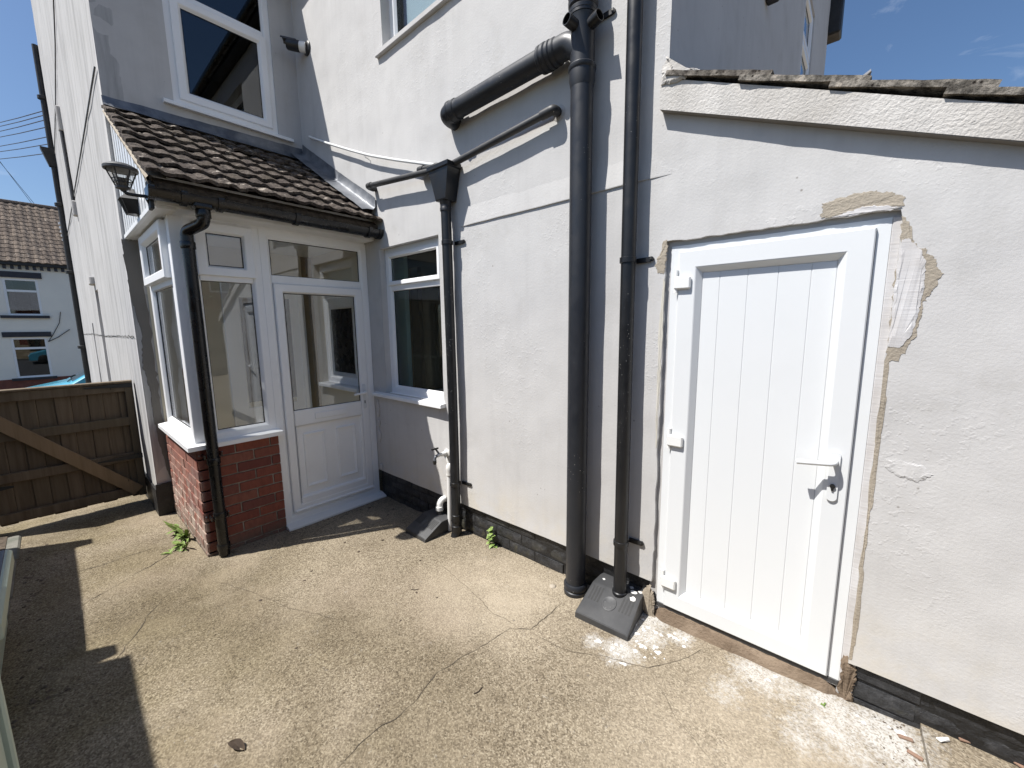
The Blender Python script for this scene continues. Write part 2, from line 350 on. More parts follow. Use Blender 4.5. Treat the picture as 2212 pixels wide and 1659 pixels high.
def sheet(mf, u0, u1, v0, v1, holes, step, thick, amp=.0025, top=None, edge=0., rough_holes=()):
    """a wall face with openings, slightly uneven, with reveals round every opening"""
    def br(a, b, cuts):
        L_ = sorted({round(c, 5) for c in [a, b]+[c for c in cuts if a < c < b]}); o = []
        for p, q in zip(L_, L_[1:]):
            k = max(1, int(math.ceil((q-p)/step))); o += [p+(q-p)*i/k for i in range(k)]
        return o+[b]
    U = br(u0, u1, [h[0] for h in holes]+[h[1] for h in holes]); V = br(v0, v1, [h[2] for h in holes]+[h[3] for h in holes])
    m = MB(); idx = {}
    def vert(i, j):
        if (i, j) in idx: return idx[i, j]
        u, v = U[i], V[j]
        if top: v = min(v, top(u))
        p = Vector(mf(u, v, 0)); h = amp*(nz1(p, 2.1)+.6*nz1(p, 5.3)+.35*nz1(p, 13))
        du = dv = 0
        for q in rough_holes:
            if q[0]-1e-4 <= u <= q[1]+1e-4 and q[2]-1e-4 <= v <= q[3]+1e-4:
                du = edge*(nz1(p, 14)+.7*nz1(p, 37)); dv = edge*(nz1(p+Vector((9, 3, 1)), 14)+.7*nz1(p+Vector((5, 2, 1)), 37))
        idx[i, j] = len(m.v); m.v.append(tuple(mf(u+du, v+dv, h))); return idx[i, j]
    for i in range(len(U)-1):
        for j in range(len(V)-1):
            cu, cv = (U[i]+U[i+1])/2, (V[j]+V[j+1])/2
            if any(h[0] < cu < h[1] and h[2] < cv < h[3] for h in holes): continue
            if top and V[j] >= max(top(U[i]), top(U[i+1])): continue
            m.f.append((vert(i, j), vert(i+1, j), vert(i+1, j+1), vert(i, j+1)))
    # reveals: extrude the border edges of the openings (and the foot) backwards
    cnt = {}
    for f in m.f:
        for a, b in zip(f, f[1:]+f[:1]): cnt.setdefault((min(a, b), max(a, b)), []).append((a, b))
    bd = [e[0] for e in cnt.values() if len(e) == 1]; back = {}
    n0 = Vector(mf(0, 0, 1))-Vector(mf(0, 0, 0))
    for a, b in bd:
        for q in (a, b):
            if q not in back: back[q] = len(m.v); m.v.append(tuple(Vector(m.v[q])-n0*thick))
        m.f.append((a, b, back[b], back[a]))
    return m
UP = [(0, -.05), (0, 0), (.045, 0), (.052, -.004), (.066, -.02), (.068, -.028)]       # frame section, outside to glass
SASH = [(0, -.01), (0, .016), (.004, .020), (.050, .020), (.056, .016), (.072, -.002), (.074, -.012)]
def frame(mf, u0, u1, v0, v1, parent, name='frame', prof=UP, mat='upvc'):
    return MB().loft(mf, u0, u1, v0, v1, prof).build(name, mat, parent)
def pane(mf, u0, u1, v0, v1, h, parent, mat='glass', name='pane', gasket=True):
    p = MB().ubox(mf, u0, u1, v0, v1, h-.006, h, 0).build(name, mat, parent)
    if gasket: MB().loft(mf, u0-.002, u1+.002, v0-.002, v1+.002, [(0, h-.004), (0, h+.003), (.006, h+.003), (.006, h-.001)]).build('gasket', 'gloss_black', parent)
    return p

# ================================================================== the ground
def make_ground():
    xs = [-600, -200, -90, -60]+[-60+i*2 for i in range(1, 27)]+[-7.5, -7, -6.5, -6, -5.5]+[-5.2+i*.08 for i in range(0, 88)]+[2, 2.6, 3.4, 4.5, 6, 9, 14, 25, 60, 200, 600]
    ys = [-600, -200, -60, -25, -12, -6, -3.5, -2, -1.3]+[-1+i*.08 for i in range(0, 39)]+[2.3, 3, 5, 8, 12, 25, 60, 200, 600]
    m = MB()
    for x in xs:
        for y in ys:
            h = 0
            if -5.3 < x < 2 and -1.2 < y < 2.2: h = .007*nz1((x, y, 0), 1.6)+.003*nz1((x, y, 3), 5)
            m.v.append((x, y, zg(x, y)+h))
    n = len(ys)
    for i in range(len(xs)-1):
        for j in range(n-1): m.f.append((i*n+j, (i+1)*n+j, (i+1)*n+j+1, i*n+j+1))
    return m
def gz(x, y): return zg(x, y)+(.007*nz1((x, y, 0), 1.6)+.003*nz1((x, y, 3), 5) if -5.3 < x < 2 and -1.2 < y < 2.2 else 0)
ground = struct(make_ground().build('ground', 'concrete', smooth=60))
def crack(pts, w):
    w *= .68
    m = MB(); P = []
    for a, b in zip(pts, pts[1:]):
        k = max(2, int(math.hypot(b[0]-a[0], b[1]-a[1])/.022))
        for i in range(k): P.append((a[0]+(b[0]-a[0])*i/k, a[1]+(b[1]-a[1])*i/k))
    P.append(pts[-1]); k = 0
    for i, (x, y) in enumerate(P):
        j = nz1((x*40, y*40, 1), 1)*.006+nz1((x*11, y*11, 4), 1)*.011; q = P[min(i+1, len(P)-1)]; p0 = P[max(i-1, 0)]; d = Vector((q[0]-p0[0], q[1]-p0[1])); d = d.normalized() if d.length else Vector((1, 0)); nx, ny = -d.y, d.x
        ww = max(.0006, w*(.55+.9*nz1((x*25, y*25, 7), 1)))*min(1, (i+.3)/4, (len(P)-i-.7)/4)
        cx, cy = x+nx*j, y+ny*j
        for sg in (-1, 1): X, Y = cx+nx*ww*sg, cy+ny*ww*sg; m.v.append((X, Y, gz(X, Y)+.0022))
        if i: m.f.append((2*i-2, 2*i-1, 2*i+1, 2*i))
    o = m.build('crack', 'crack_dirt', ground); return o
for pts, w_ in (([(-1.994, 1.541), (-1.818, 1.49), (-1.625, 1.468), (-1.486, 1.437), (-1.376, 1.404), (-1.269, 1.414), (-1.216, 1.418)], .0022),
    ([(-1.138, 1.74), (-1.138, 1.595), (-1.146, 1.437), (-1.226, 1.376), (-1.258, 1.21), (-1.286, 1.115), (-1.305, .967), (-1.287, .896), (-1.266, .828), (-1.262, .728), (-1.281, .659), (-1.276, .584), (-1.261, .507), (-1.252, .446)], .0034),
    ([(-1.121, 1.421), (-1.002, 1.435), (-.903, 1.443), (-.788, 1.519), (-.698, 1.547), (-.594, 1.58), (-.549, 1.651), (-.482, 1.756), (-.429, 1.887)], .0022),
    ([(-.59, 1.58), (-.542, 1.527), (-.454, 1.454), (-.362, 1.386), (-.293, 1.353), (-.232, 1.31)], .0020),
    ([(-3.818, -.114), (-3.784, .083), (-3.79, .187), (-3.793, .34), (-3.787, .40)], .005), ([(-3.459, .189), (-3.502, .285), (-3.595, .388), (-3.62, .46)], .007),
    ([(-3.232, -.194), (-3.283, -.063), (-3.356, .054), (-3.451, .188)], .004), ([(-2.456, -.018), (-2.518, .019), (-2.649, .086), (-2.765, .155), (-2.883, .198), (-2.981, .271)], .004),
    ([(-2.583, -.269), (-2.5, -.182), (-2.492, -.109), (-2.456, -.018), (-2.511, .038)], .005), ([(-3.30, 1.017), (-3.102, 1.2), (-3.195, 1.449), (-3.228, 1.568)], .006), ([(-3.0, .5), (-2.7, .62), (-2.3, .72), (-1.9, .9)], .0016)):
    crack(pts, w_)

def paint_spot(x, y, r):
    m = MB(); n = 9; a0 = fr(0, 6)
    for k in range(n):
        a = a0+2*math.pi*k/n; q = r*fr(.45, 1.25); X, Y = x+q*math.cos(a), y+q*.8*math.sin(a); m.v.append((X, Y, gz(X, Y)+.0012))
    for k in range(n): p = m.v[k]; X, Y = x+(p[0]-x)*.7, y+(p[1]-y)*.7; m.v.append((X, Y, gz(X, Y)+.0032))
    m.f = [(i, (i+1) % n, n+(i+1) % n, n+i) for i in range(n)]+[tuple(range(n, 2*n))]; m.build('paint_spot', 'paint_white', ground)
for cx, cy, sg, k in ((-.76, 1.57, .045, 16), (-.685, 1.70, .04, 15), (-.66, 1.80, .045, 18), (-.56, 1.85, .035, 8), (-.83, 1.56, .03, 4), (-.62, 1.68, .05, 6), (-.15, 1.86, .06, 5), (.12, 1.86, .08, 6)):
    for i in range(k): paint_spot(cx+random.gauss(0, sg), min(1.88, cy+random.gauss(0, sg*.7)), fr(.002, .011) if i % 5 else fr(.010, .016))
# ================================================================== the house
house = thing('house', 'two storey house with pale grey painted render and a black plinth', 'house', (-4.45, YA, 0))
KW = (-3.135, -2.352, .935, 2.158)      # kitchen window opening
UW = (-2.935, -1.90, 3.585, 4.50)       # upper window opening
DO = (-.722, .064, -.06, 1.878)         # utility door opening
wallA = sheet(A, XB, -.74, .185, 4.78, [KW, UW, DO], .045, .10, .004).build('wall', 'render', house, 50)
vtop = lambda u: 2.432-.409*(u+.745)+.03
wallL = sheet(A, -.74, 1.2, .185, 2.62, [DO], .03, .06, .004, vtop, .0075, [DO]).build('wall', 'render', house, 50)
# return wall over the porch, with its window
BW = (.905, 1.70, 3.36, 4.60)
sheet(B, YC, YA, 2.2, 4.78, [BW], .06, .10, .003).build('wall', 'render', house, 50)
sheet(B, YC, YA, -.1, 2.2, [], .06, .05, .002).build('wall', 'render', house, 50)
# long side wall
ctop = lambda u: min(7.9, 4.78+(-4.45-u)*1.0)
SL1 = (-7.52, -7.12, .62, 2.01); SL2 = (-8.86, -8.66, .55, 1.62)
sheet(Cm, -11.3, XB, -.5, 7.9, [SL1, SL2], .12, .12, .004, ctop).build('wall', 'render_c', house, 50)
for q in (SL1, SL2): MB().box(q[0], q[1], YC+.075, YC+.1, q[2], q[3]).build('window_recess', 'sealant', house)
MB().box(-11.3, -11.26, YC+.01, 6, -1.2, 7.9).build('wall', 'render_c', house)
# gable wall facing right, seen above the lean-to
Dm = lambda u, v, n: (-.74+n, u, v)
dtop = lambda u: 4.78+(u-YA)*.35
DWN = (5.50, 6.25, 4.02, 5.02)
sheet(Dm, YA+.002, 7.65, 2.3, 7.4, [DWN], .12, .10, .004, dtop).build('wall', 'render', house, 50)
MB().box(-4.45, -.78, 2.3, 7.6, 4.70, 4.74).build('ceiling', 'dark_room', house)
# roofs and eaves
rf = MB().add([(-4.55, 1.80, 4.80), (-.62, 1.80, 4.80), (-.62, 5.5, 6.12), (-4.55, 5.5, 6.12), (-4.55, 1.80, 4.88), (-.62, 1.80, 4.88), (-.62, 5.5, 6.19), (-4.55, 5.5, 6.19), (-.62, 7.92, 6.97), (-4.55, 7.92, 6.97), (-.62, 7.92, 7.04), (-4.55, 7.92, 7.04)],
    [(0, 1, 2, 3), (4, 7, 6, 5), (0, 4, 5, 1), (1, 5, 6, 2), (2, 6, 10, 8), (3, 2, 8, 9), (7, 11, 10, 6), (8, 10, 11, 9), (0, 3, 7, 4), (3, 9, 11, 7)]).build('roof', 'tile_grey', house)
MB().box(-4.42, -.66, 1.81, YA+.05, 4.745, 4.80).build('soffit', 'iron', rf)
MB().tube([(-4.34, 1.79, 4.83), (-.62, 1.79, 4.83)], .055, 12).build('gutter', 'gloss_black', rf, 40)
rf2 = MB().add([(-4.345, .40, 4.76), (-4.345, YA-.03, 4.76), (-7.6, YA-.03, 8.0), (-7.6, .40, 8.0), (-4.345, .40, 4.83), (-4.345, YA-.03, 4.83), (-7.6, YA-.03, 8.08), (-7.6, .40, 8.08)], [(0, 1, 2, 3), (4, 7, 6, 5), (0, 4, 5, 1), (1, 5, 6, 2), (2, 6, 7, 3), (3, 7, 4, 0)]).build('roof', 'tile_grey', house)
MB().box(-.80, -.60, 7.66, 7.92, 5.50, 6.98, .02).build('eave_board', 'iron', house)

def window(mf, q, rec, parent, name, transom=None, sashes=(), sill=None, mat='upvc', gl='glass_dark', sw=.052):
    """white framed window set back in its opening"""
    g = lambda u, v, n: mf(u, v, n-rec)
    wf = MB().loft(g, q[0], q[1], q[2], q[3], UP).build(name, mat, parent)
    u0, u1, v0, v1 = q[0]+.068, q[1]-.068, q[2]+.068, q[3]-.068
    zones = [(v0, v1)]
    if transom:
        MB().ubox(g, u0-.004, u1+.004, transom-.034, transom+.034, -.03, -.001, .004).build('transom', mat, wf); zones = [(v0, transom-.034), (transom+.034, v1)]
    for i, (a, b) in enumerate(zones):
        if i in sashes:
            MB().loft(g, u0-.022, u1+.022, a-.022, b+.022, [(o*(sw+.022)/.074, h) for o, h in SASH]).build('sash', mat, wf); pane(g, u0+sw, u1-sw, a+sw, b-sw, -.006, wf, gl)
        else:
            pane(g, u0, u1, a, b, -.027, wf, gl)
    if sill:
        MB().add([mf(u, v, n) for u in (sill[0], sill[1]) for v, n in ((q[2]+.004, -rec-.02), (q[2]-.006, sill[2]-.004), (q[2]-.012, sill[2]), (q[2]-.034, sill[2]), (q[2]-.034, sill[2]-.014), (q[2]-.026, -rec-.02))],
            [(0, 1, 7, 6), (1, 2, 8, 7), (2, 3, 9, 8), (3, 4, 10, 9), (4, 5, 11, 10), (5, 0, 6, 11), (5, 4, 3, 2, 1, 0), (6, 7, 8, 9, 10, 11)]).build('sill', mat, wf)
    return wf
window(A, KW, .055, house, 'window', 1.845, (1,), (-3.30, -2.335, .05), 'upvc', 'glass_kitchen', .016)
window(A, UW, .075, house, 'window', None, (), None, 'upvc', 'glass_kitchen')
MB().box(UW[0]+.10, UW[1]-.05, YA+.16, YA+.17, UW[2]+.08, UW[3]-.05).build('blind', 'blind', house)
# concrete ledge under the upper window
MB().box(-3.005, -1.82, YA-.028, YA+.06, 3.550, 3.588, .004).build('window_ledge', 'render', house)
window(B, BW, .015, house, 'window', 4.205, (0,), (.835, 1.82, .045))
window(Dm, DWN, .03, house, 'window', 4.50, (0, 1), (5.42, 6.33, .05))
# rooms behind the glass
def room(name, x0, x1, y0, y1, z0, z1, open_, mat='dark_room'):
    m = MB().box(x0, x1, y0, y1, z0, z1); fs = {'y0': 2, 'x1': 5}; m.f.pop(fs[open_]); return m.build(name, mat, house)
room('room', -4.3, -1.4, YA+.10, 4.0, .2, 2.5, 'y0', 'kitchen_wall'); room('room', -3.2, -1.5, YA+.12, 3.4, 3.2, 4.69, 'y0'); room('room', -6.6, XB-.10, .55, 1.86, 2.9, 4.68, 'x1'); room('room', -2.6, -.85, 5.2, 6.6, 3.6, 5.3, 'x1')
MB().box(-3.42, -3.12, 2.14, 2.18, .4, 2.2).build('cupboard_side', 'teal_panel', house); MB().box(-4.1, -3.4, 2.75, 2.80, .3, 2.0).build('cupboard_front', 'tan_wall', house)
MB().box(-3.55, -3.42, 2.5, 2.55, .3, 2.1).build('cupboard_side', 'iron', house)
# window ledge inside etc. kept simple

# ---- black painted brick plinth
pl = MB().box(-3.34, -.70, YA+.026, YA+.2, -.16, .20).build('plinth', 'bitumen', house)
pl2 = MB().box(.05, 1.2, YA+.026, YA+.2, -.16, .20).build('plinth', 'bitumen', house)
BRK = []
for k in range(3):
    m = MB()
    nx, nz_ = 6, 3
    for side in (0, 1):
        for i in range(nx+1):
            for j in range(nz_+1):
                x = -.1075+.215*i/nx; z = -.0325+.065*j/nz_; e = min(i, nx-i, j, nz_-j) == 0
                m.v.append((x, (-.0075 if not side else .03)+(.004 if e and not side else 0)+(0 if side else .0035*nz1((x+k*7, z, 2), 30)), z))
    n = (nx+1)*(nz_+1); g = lambda i, j, s_: s_*n+i*(nz_+1)+j
    for i in range(nx):
        for j in range(nz_): m.f.append((g(i, j, 0), g(i+1, j, 0), g(i+1, j+1, 0), g(i, j+1, 0)))
    for i in range(nx): m.f += [(g(i, 0, 0), g(i, 0, 1), g(i+1, 0, 1), g(i+1, 0, 0)), (g(i, nz_, 0), g(i+1, nz_, 0), g(i+1, nz_, 1), g(i, nz_, 1))]
    for j in range(nz_): m.f += [(g(0, j, 0), g(0, j+1, 0), g(0, j+1, 1), g(0, j, 1)), (g(nx, j, 0), g(nx, j, 1), g(nx, j+1, 1), g(nx, j+1, 0))]
    BRK.append(mesh_only(m, 'brick', 'black_brick', 45))
for row in range(4):
    z = .158-.075*row
    x = -3.30+(.11 if row % 2 else 0)
    while x < 1.1:
        if not (-.80 < x+.107 < .16) and not (x > -.92 and x < .05):
            par = pl if x < 0 else pl2
            piece('brick', BRK[random.randrange(3)], par, (x+.1075, YA+.027+fr(-.003, .005), z+fr(-.002, .002)), (fr(-.02, .02), fr(-.012, .012), fr(-.02, .02)))
        x += .225
# ragged end bricks and mortar by the door foot
for x_, z_, s_ in ((-.79, .08, .8), (-.80, .0, .7), (.17, .155, .9), (.15, .075, 1), (.16, 0, 1)):
    piece('brick', BRK[1], pl if x_ < 0 else pl2, (x_, YA+.024, z_), (0, fr(-.03, .03), fr(-.04, .04)), (s_, 1, 1))

# ---- joint line and scars on the render
def ribbon(mf, pts, w0, h, mat, name, parent, jit=.002, th=.003):
    m = MB(); P = []
    for a, b in zip(pts, pts[1:]):
        k = max(2, int(math.hypot(b[0]-a[0], b[1]-a[1])/.03))
        P += [(a[0]+(b[0]-a[0])*i/k, a[1]+(b[1]-a[1])*i/k) for i in range(k)]
    P.append(pts[-1])
    for i, (u, v) in enumerate(P):
        a = P[max(i-1, 0)]; b = P[min(i+1, len(P)-1)]; d = Vector((b[0]-a[0], b[1]-a[1])).normalized(); e = nz1((u*9, v*9, 0), 1)*jit; ww = w0*(.7+.6*nz1((u*17, v*17, 5), 1))
        for sg in (-1, 1): m.v.append(mf(u-d.y*(e+sg*ww), v+d.x*(e+sg*ww), h))
        if i: m.f.append((2*i-2, 2*i-1, 2*i+1, 2*i))
    return m.build(name, mat, parent)
# a step in the render: the upper coat stands proud of the lower
def joint(u0, u1, z):
    m = MB(); n = 40
    for i in range(n+1):
        u = u0+(u1-u0)*i/n; e = .002*nz1((u, z, 0), 6); t = min(1, i/4+.05, (n-i)/6+.05)
        for dz, h in ((.13, -.001), (.004, .0085*t), (0, .0080*t), (-.002, -.003)):
            p = Vector(A(u, z+dz+e, 0)); m.v.append(A(u, z+dz+e, h+.004*(nz1(p, 2.1)+.6*nz1(p, 5.3)+.35*nz1(p, 13))))
        if i:
            for k in range(3): m.f.append((4*i-4+k, 4*i+k, 4*i+k+1, 4*i-3+k))
    return m.build('render_joint', 'render', house)
joint(-2.15, -.71, 2.171)
house.children[-1].data.polygons.foreach_set('use_smooth', [True]*len(house.children[-1].data.polygons)); house.children[-1].data.set_sharp_from_angle(angle=R(30))
MB().loft(lambda u, v, n: A(u, v, n), -.78, .13, -.15, 1.94, [(0, -.085), (0, -.030), (.095, -.020), (.095, -.085)]).build('door_bedding', 'sealant', house)
MB().ubox(A, .041, .085, .03, 1.856, -.06, -.016, .003).build('caulk', 'fresh_plaster', house)
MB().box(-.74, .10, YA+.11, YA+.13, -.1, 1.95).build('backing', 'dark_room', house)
ribbon(Cm, [(-11.2, 1.445), (-9, 1.46), (-7, 1.44), (-5.6, 1.45), (-4.5, 1.452)], .006, .006, 'iron', 'render_crack', house, .02)

def blob(mf, pts, h, mat, name, parent, jit=.004, th=.0, sub=14, bulge=.0015):
    """irregular patch with a ragged outline"""
    P = []
    for a, b in zip(pts, pts[1:]+pts[:1]):
        for i in range(sub):
            t = i/sub; u, v = a[0]+(b[0]-a[0])*t, a[1]+(b[1]-a[1])*t
            P.append((u+jit*(nz1((u*45, v*45, 1), 1)+.7*nz1((u*130, v*130, 2), 1)+.45*nz1((u*330, v*330, 3), 1)), v+jit*(nz1((u*45, v*45, 8), 1)+.7*nz1((u*130, v*130, 5), 1)+.45*nz1((u*330, v*330, 9), 1))))
    cu = sum(p[0] for p in P)/len(P); cv = sum(p[1] for p in P)/len(P); m = MB(); n = len(P)
    m.v = [mf(u, v, h-.006) for u, v in P]+[mf(u, v, h) for u, v in P]+[mf(cu+(u-cu)*.8, cv+(v-cv)*.8, h+bulge*(.5+nz1((u*30, v*30, 0), 1))) for u, v in P]
    m.f = [(i, (i+1) % n, n+(i+1) % n, n+i) for i in range(n)]+[(n+i, n+(i+1) % n, 2*n+(i+1) % n, 2*n+i) for i in range(n)]+[tuple(range(2*n, 3*n))]
    return m.build(name, mat, parent)
blob(Aw, [(-.745, 1.835), (-.735, 1.884), (-.715, 1.884), (-.716, 1.860), (-.720, 1.80), (-.722, 1.755), (-.725, 1.74), (-.752, 1.745), (-.772, 1.78), (-.758, 1.81)], .0012, 'mortar_brown', 'mortar_patch', house, .008)
blob(Aw, [(-.155, 1.935), (-.10, 1.945), (-.04, 1.952), (.02, 1.94), (.058, 1.915), (.064, 1.885), (.060, 1.882), (-.03, 1.882), (-.09, 1.882), (-.148, 1.880), (-.158, 1.89), (-.150, 1.91)], .0012, 'mortar_brown', 'mortar_patch', house, .008)
blob(Aw, [(-.125, 1.880), (-.075, 1.895), (-.03, 1.90), (.03, 1.892), (.055, 1.88), (.060, 1.879), (-.02, 1.879)], .003, 'fresh_plaster', 'plaster_patch', house, .005)
blob(Aw, [(.066, 1.85), (.085, 1.815), (.095, 1.765), (.125, 1.735), (.155, 1.70), (.172, 1.655), (.160, 1.61), (.142, 1.58), (.139, 1.53), (.131, 1.46), (.112, 1.41), (.095, 1.375), (.065, 1.37), (.065, 1.6), (.066, 1.8)], .0012, 'mortar_brown', 'mortar_patch', house, .009)
blob(Aw, [(.066, 1.775), (.085, 1.775), (.112, 1.745), (.132, 1.70), (.136, 1.62), (.130, 1.53), (.122, 1.46), (.096, 1.415), (.066, 1.42), (.065, 1.6)], .003, 'fresh_plaster', 'plaster_patch', house, .004, bulge=.003)
blob(Aw, [(.070, .2), (.078, .3), (.071, .6), (.075, 1.0), (.074, 1.37), (.063, 1.37), (.063, .8), (.063, .2)], .0012, 'mortar_brown', 'mortar_patch', house, .006, sub=14, bulge=.001)
blob(Aw, [(.10, 1.015), (.14, 1.02), (.19, 1.012), (.215, .985), (.18, .955), (.13, .965), (.10, .99)], .0012, 'render', 'render_blister', house, .007, bulge=.0025)
blob(Aw, [(-.726, 1.72), (-.739, 1.5), (-.736, 1.1), (-.732, .9), (-.727, .9), (-.722, 1.3), (-.721, 1.7)], .0012, 'stain', 'paint_mark', house, .004, sub=14, bulge=.0005)
# cement never painted beside the porch window, on the return wall
blob(B, [(.477, 2.21), (.568, 2.21), (.568, 1.2), (.568, .75), (.568, .22), (.545, .40), (.512, .75), (.525, .95), (.492, 1.2), (.515, 1.5), (.482, 1.8), (.478, 2.0)], .005, 'cement', 'cement_patch', house, .014, sub=14, bulge=.0005)
MB().box(XB+.002, XB+.02, YC-.01, .57, -.15, .20).build('plinth', 'bitumen', house); MB().box(-11.3, XB+.016, YC-.014, YC+.05, -.6, .155).build('plinth', 'bitumen', house)

# ---- white plank door of the lean-to
dr = thing_d = MB().loft(lambda u, v, n: A(u, v, n-.018), -.700, .040, .052, 1.856, [(0, -.06), (0, 0), (.036, 0), (.036, -.014)]).build('door', 'upvc_door', house)
DL = lambda u, v, n: A(u, v, n-.018)
MB().loft(DL, -.661, .0025, .083, 1.828, [(0, -.02), (0, .012), (.004, .016), (.072, .016), (.076, .014), (.096, -.008), (.098, -.012)]).build('leaf_frame', 'upvc_door', dr)
e = [-.563, -.492, -.385, -.278, -.171, -.0955]
for a, b in zip(e, e[1:]): MB().ubox(DL, a+.0001, b-.0001, .181, 1.73, -.030, -.0105, .0020).build('plank', 'upvc_door', dr)
MB().ubox(DL, -.6, -.05, .15, 1.76, -.04, -.031, 0).build('backing', 'upvc_door', dr)
MB().ubox(DL, -.70, .04, .056, .079, -.01, .004, .002).build('threshold', 'pipe_grey', dr)
for z in (1.691, .956, .222):
    h_ = MB().ubox(DL, -.675, -.602, z-.030, z+.026, .016, .032, .006); h_.build('hinge', 'white_pipe', dr)
    MB().tube([DL(-.668, z-.045, .018), DL(-.668, z+.055, .018)], .009, 10).build('hinge_pin', 'white_pipe', dr, 40)
hp = MB().prism(DL, [(-.0425+.0165*math.cos(a)*1.0, (1.003 if math.sin(a) > 0 else .840)+.0165*math.sin(a)) for a in [2*math.pi*i/24 for i in range(24)]], .016, .024).build('handle', 'upvc_door', dr, 40)
MB().tube([DL(-.042, .982, .020), DL(-.042, .982, .060), DL(-.075, .978, .066), DL(-.156, .968, .062)], [.011]*20+[.008], 12, True, .018, 8).build('lever', 'upvc_door', hp, 50) if False else MB().tube([DL(-.042, .982, .020), DL(-.042, .982, .064), DL(-.156, .968, .064)], .0098, 12, True, .02, 8).build('lever', 'upvc_door', hp, 50)
MB().tube([DL(-.042, .884, .02), DL(-.042, .884, .031)], .0085, 14).build('lock_cylinder', 'iron', hp, 40); MB().ubox(DL, -.0455, -.0385, .866, .884, .02, .030, .001).build('lock_cylinder', 'iron', hp)
# foot of the door: old mortar and dirt
m = MB()
for i in range(61):
    u = -.735+.80*i/60; k = nz1((u, 3, 1), 9); tp_ = min(1, i/5, (60-i)/5)
    for n_, z in ((-.04, .062), (-.008+.003*k, .056+.004*k), (-.002+.006*k, .036+.012*k), (.008+.010*k, .014+.012*k), (.018+.016*k, -.06)): m.v.append(A(u, z*(tp_ if z > 0 else 1)+.007*nz1((u, z*9, 2), 30)+.006*nz1((u, z*9, 2), 90), n_*tp_-(1-tp_)*.02))
    if i:
        for j in range(4): m.f.append((5*i-5+j, 5*i+j, 5*i+j+1, 5*i-4+j))
m.build('door_foot', 'foot', house, 60)
blob(A, [(-.70, .06), (-.715, .13), (-.735, .17), (-.775, .10), (-.78, .02), (-.74, -.02), (-.70, -.03)], .004, 'mortar_brown', 'mortar_patch', house, .01, bulge=.01)
blob(A, [(.040, .0), (.043, .2), (.056, .205), (.075, .17), (.090, .12), (.080, .06), (.085, .01), (.06, -.01)], -.012, 'foot', 'plaster_patch', house, .012, bulge=.012)

# ---- lean-to roof edge
lr = MB().add([(-.76+0, 1.875, 2.437), (1.2, 1.875, 2.437-.409*1.96), (1.2, 1.875, 2.565-.44*1.96), (-.76, 1.875, 2.562), (-.76, YA+.04, 2.437), (1.2, YA+.04, 2.437-.409*1.96), (1.2, YA+.04, 2.565-.44*1.96), (-.76, YA+.04, 2.562)],
    [(0, 1, 2, 3), (4, 7, 6, 5), (0, 4, 5, 1), (3, 2, 6, 7), (0, 3, 7, 4), (1, 5, 6, 2)]).build('verge', 'render_rough', house)
MB().add([(-.755, 1.8765, 2.4365), (1.2, 1.8765, 2.4365-.409*1.96), (1.2, YA+.03, 2.4365-.409*1.96), (-.755, YA+.03, 2.4365), (-.755, 1.8765, 2.4335), (1.2, 1.8765, 2.4335-.409*1.96), (1.2, YA+.03, 2.4335-.409*1.96), (-.755, YA+.03, 2.4335)], [(0, 1, 2, 3), (4, 7, 6, 5), (0, 4, 5, 1), (3, 2, 6, 7), (0, 3, 7, 4), (1, 5, 6, 2)]).build('verge_shade_strip', 'cement', lr)  # thin dark strip under the verge: shade painted in by its darker colour
rs = MB().add([(-.74, YA+.03, 2.50), (1.25, YA+.03, 2.50-.409*1.99), (1.25, 3.4, 2.50-.409*1.99), (-.74, 3.4, 2.50), (-.74, YA+.03, 2.44), (1.25, YA+.03, 2.44-.409*1.99), (1.25, 3.4, 2.44-.409*1.99), (-.74, 3.4, 2.44)], [(0, 1, 2, 3), (4, 7, 6, 5), (0, 4, 5, 1), (3, 2, 6, 7), (0, 3, 7, 4), (1, 5, 6, 2)]).build('roof', 'tile_grey', house)
TL = []
for k in range(3):
    m = MB(); nu, nv = 12, 4
    for top in (1, 0):
        for i in range(nu+1):
            for j in range(nv+1):
                u = .42*i/nu; v = .30*j/nv; e = min(i, nu-i, j, nv-j) == 0
                m.v.append((u+(.004*nz1((u+k, v, 1), 25) if e else 0), v+(.005*nz1((u+k*3, v, 4), 14)+.005*nz1((u+k*3, v, 4), 45) if e else 0), (.019+.002*nz1((u, v, k), 18)) if top else .002*nz1((u, v, k+5), 18)))
    n = (nu+1)*(nv+1)
    for s_ in (0, 1):
        for i in range(nu):
            for j in range(nv): m.f.append(tuple(s_*n+q for q in (i*(nv+1)+j, (i+1)*(nv+1)+j, (i+1)*(nv+1)+j+1, i*(nv+1)+j+1)))
    for i in range(nu): m.f += [(i*(nv+1), (i+1)*(nv+1), n+(i+1)*(nv+1), n+i*(nv+1)), (i*(nv+1)+nv, (i+1)*(nv+1)+nv, n+(i+1)*(nv+1)+nv, n+i*(nv+1)+nv)]
    for j in range(nv): m.f += [(j, j+1, n+j+1, n+j), (nu*(nv+1)+j, nu*(nv+1)+j+1, n+nu*(nv+1)+j+1, n+nu*(nv+1)+j)]
    TL.append(mesh_only(m, 'tile', 'tile_grey', 35))
for r_ in range(6):
    for c_ in range(4):
        x = -.735+.285*r_; z = 2.553-.435*(x+.735)+.004
        piece('tile', TL[(r_+c_*2) % 3], rs, (x, 1.862+.302*c_+fr(-.006, .004), z), (fr(-.012, .012), math.atan(.362)+fr(-.015, .015), fr(-.02, .02)))
blob(A, [(-.755, 2.53), (-.75, 2.60), (-.735, 2.64), (-.722, 2.60), (-.715, 2.575), (-.66, 2.56), (-.60, 2.535), (-.60, 2.52), (-.68, 2.52)], .045, 'render_rough', 'mortar_fillet', lr, .012, bulge=.01)
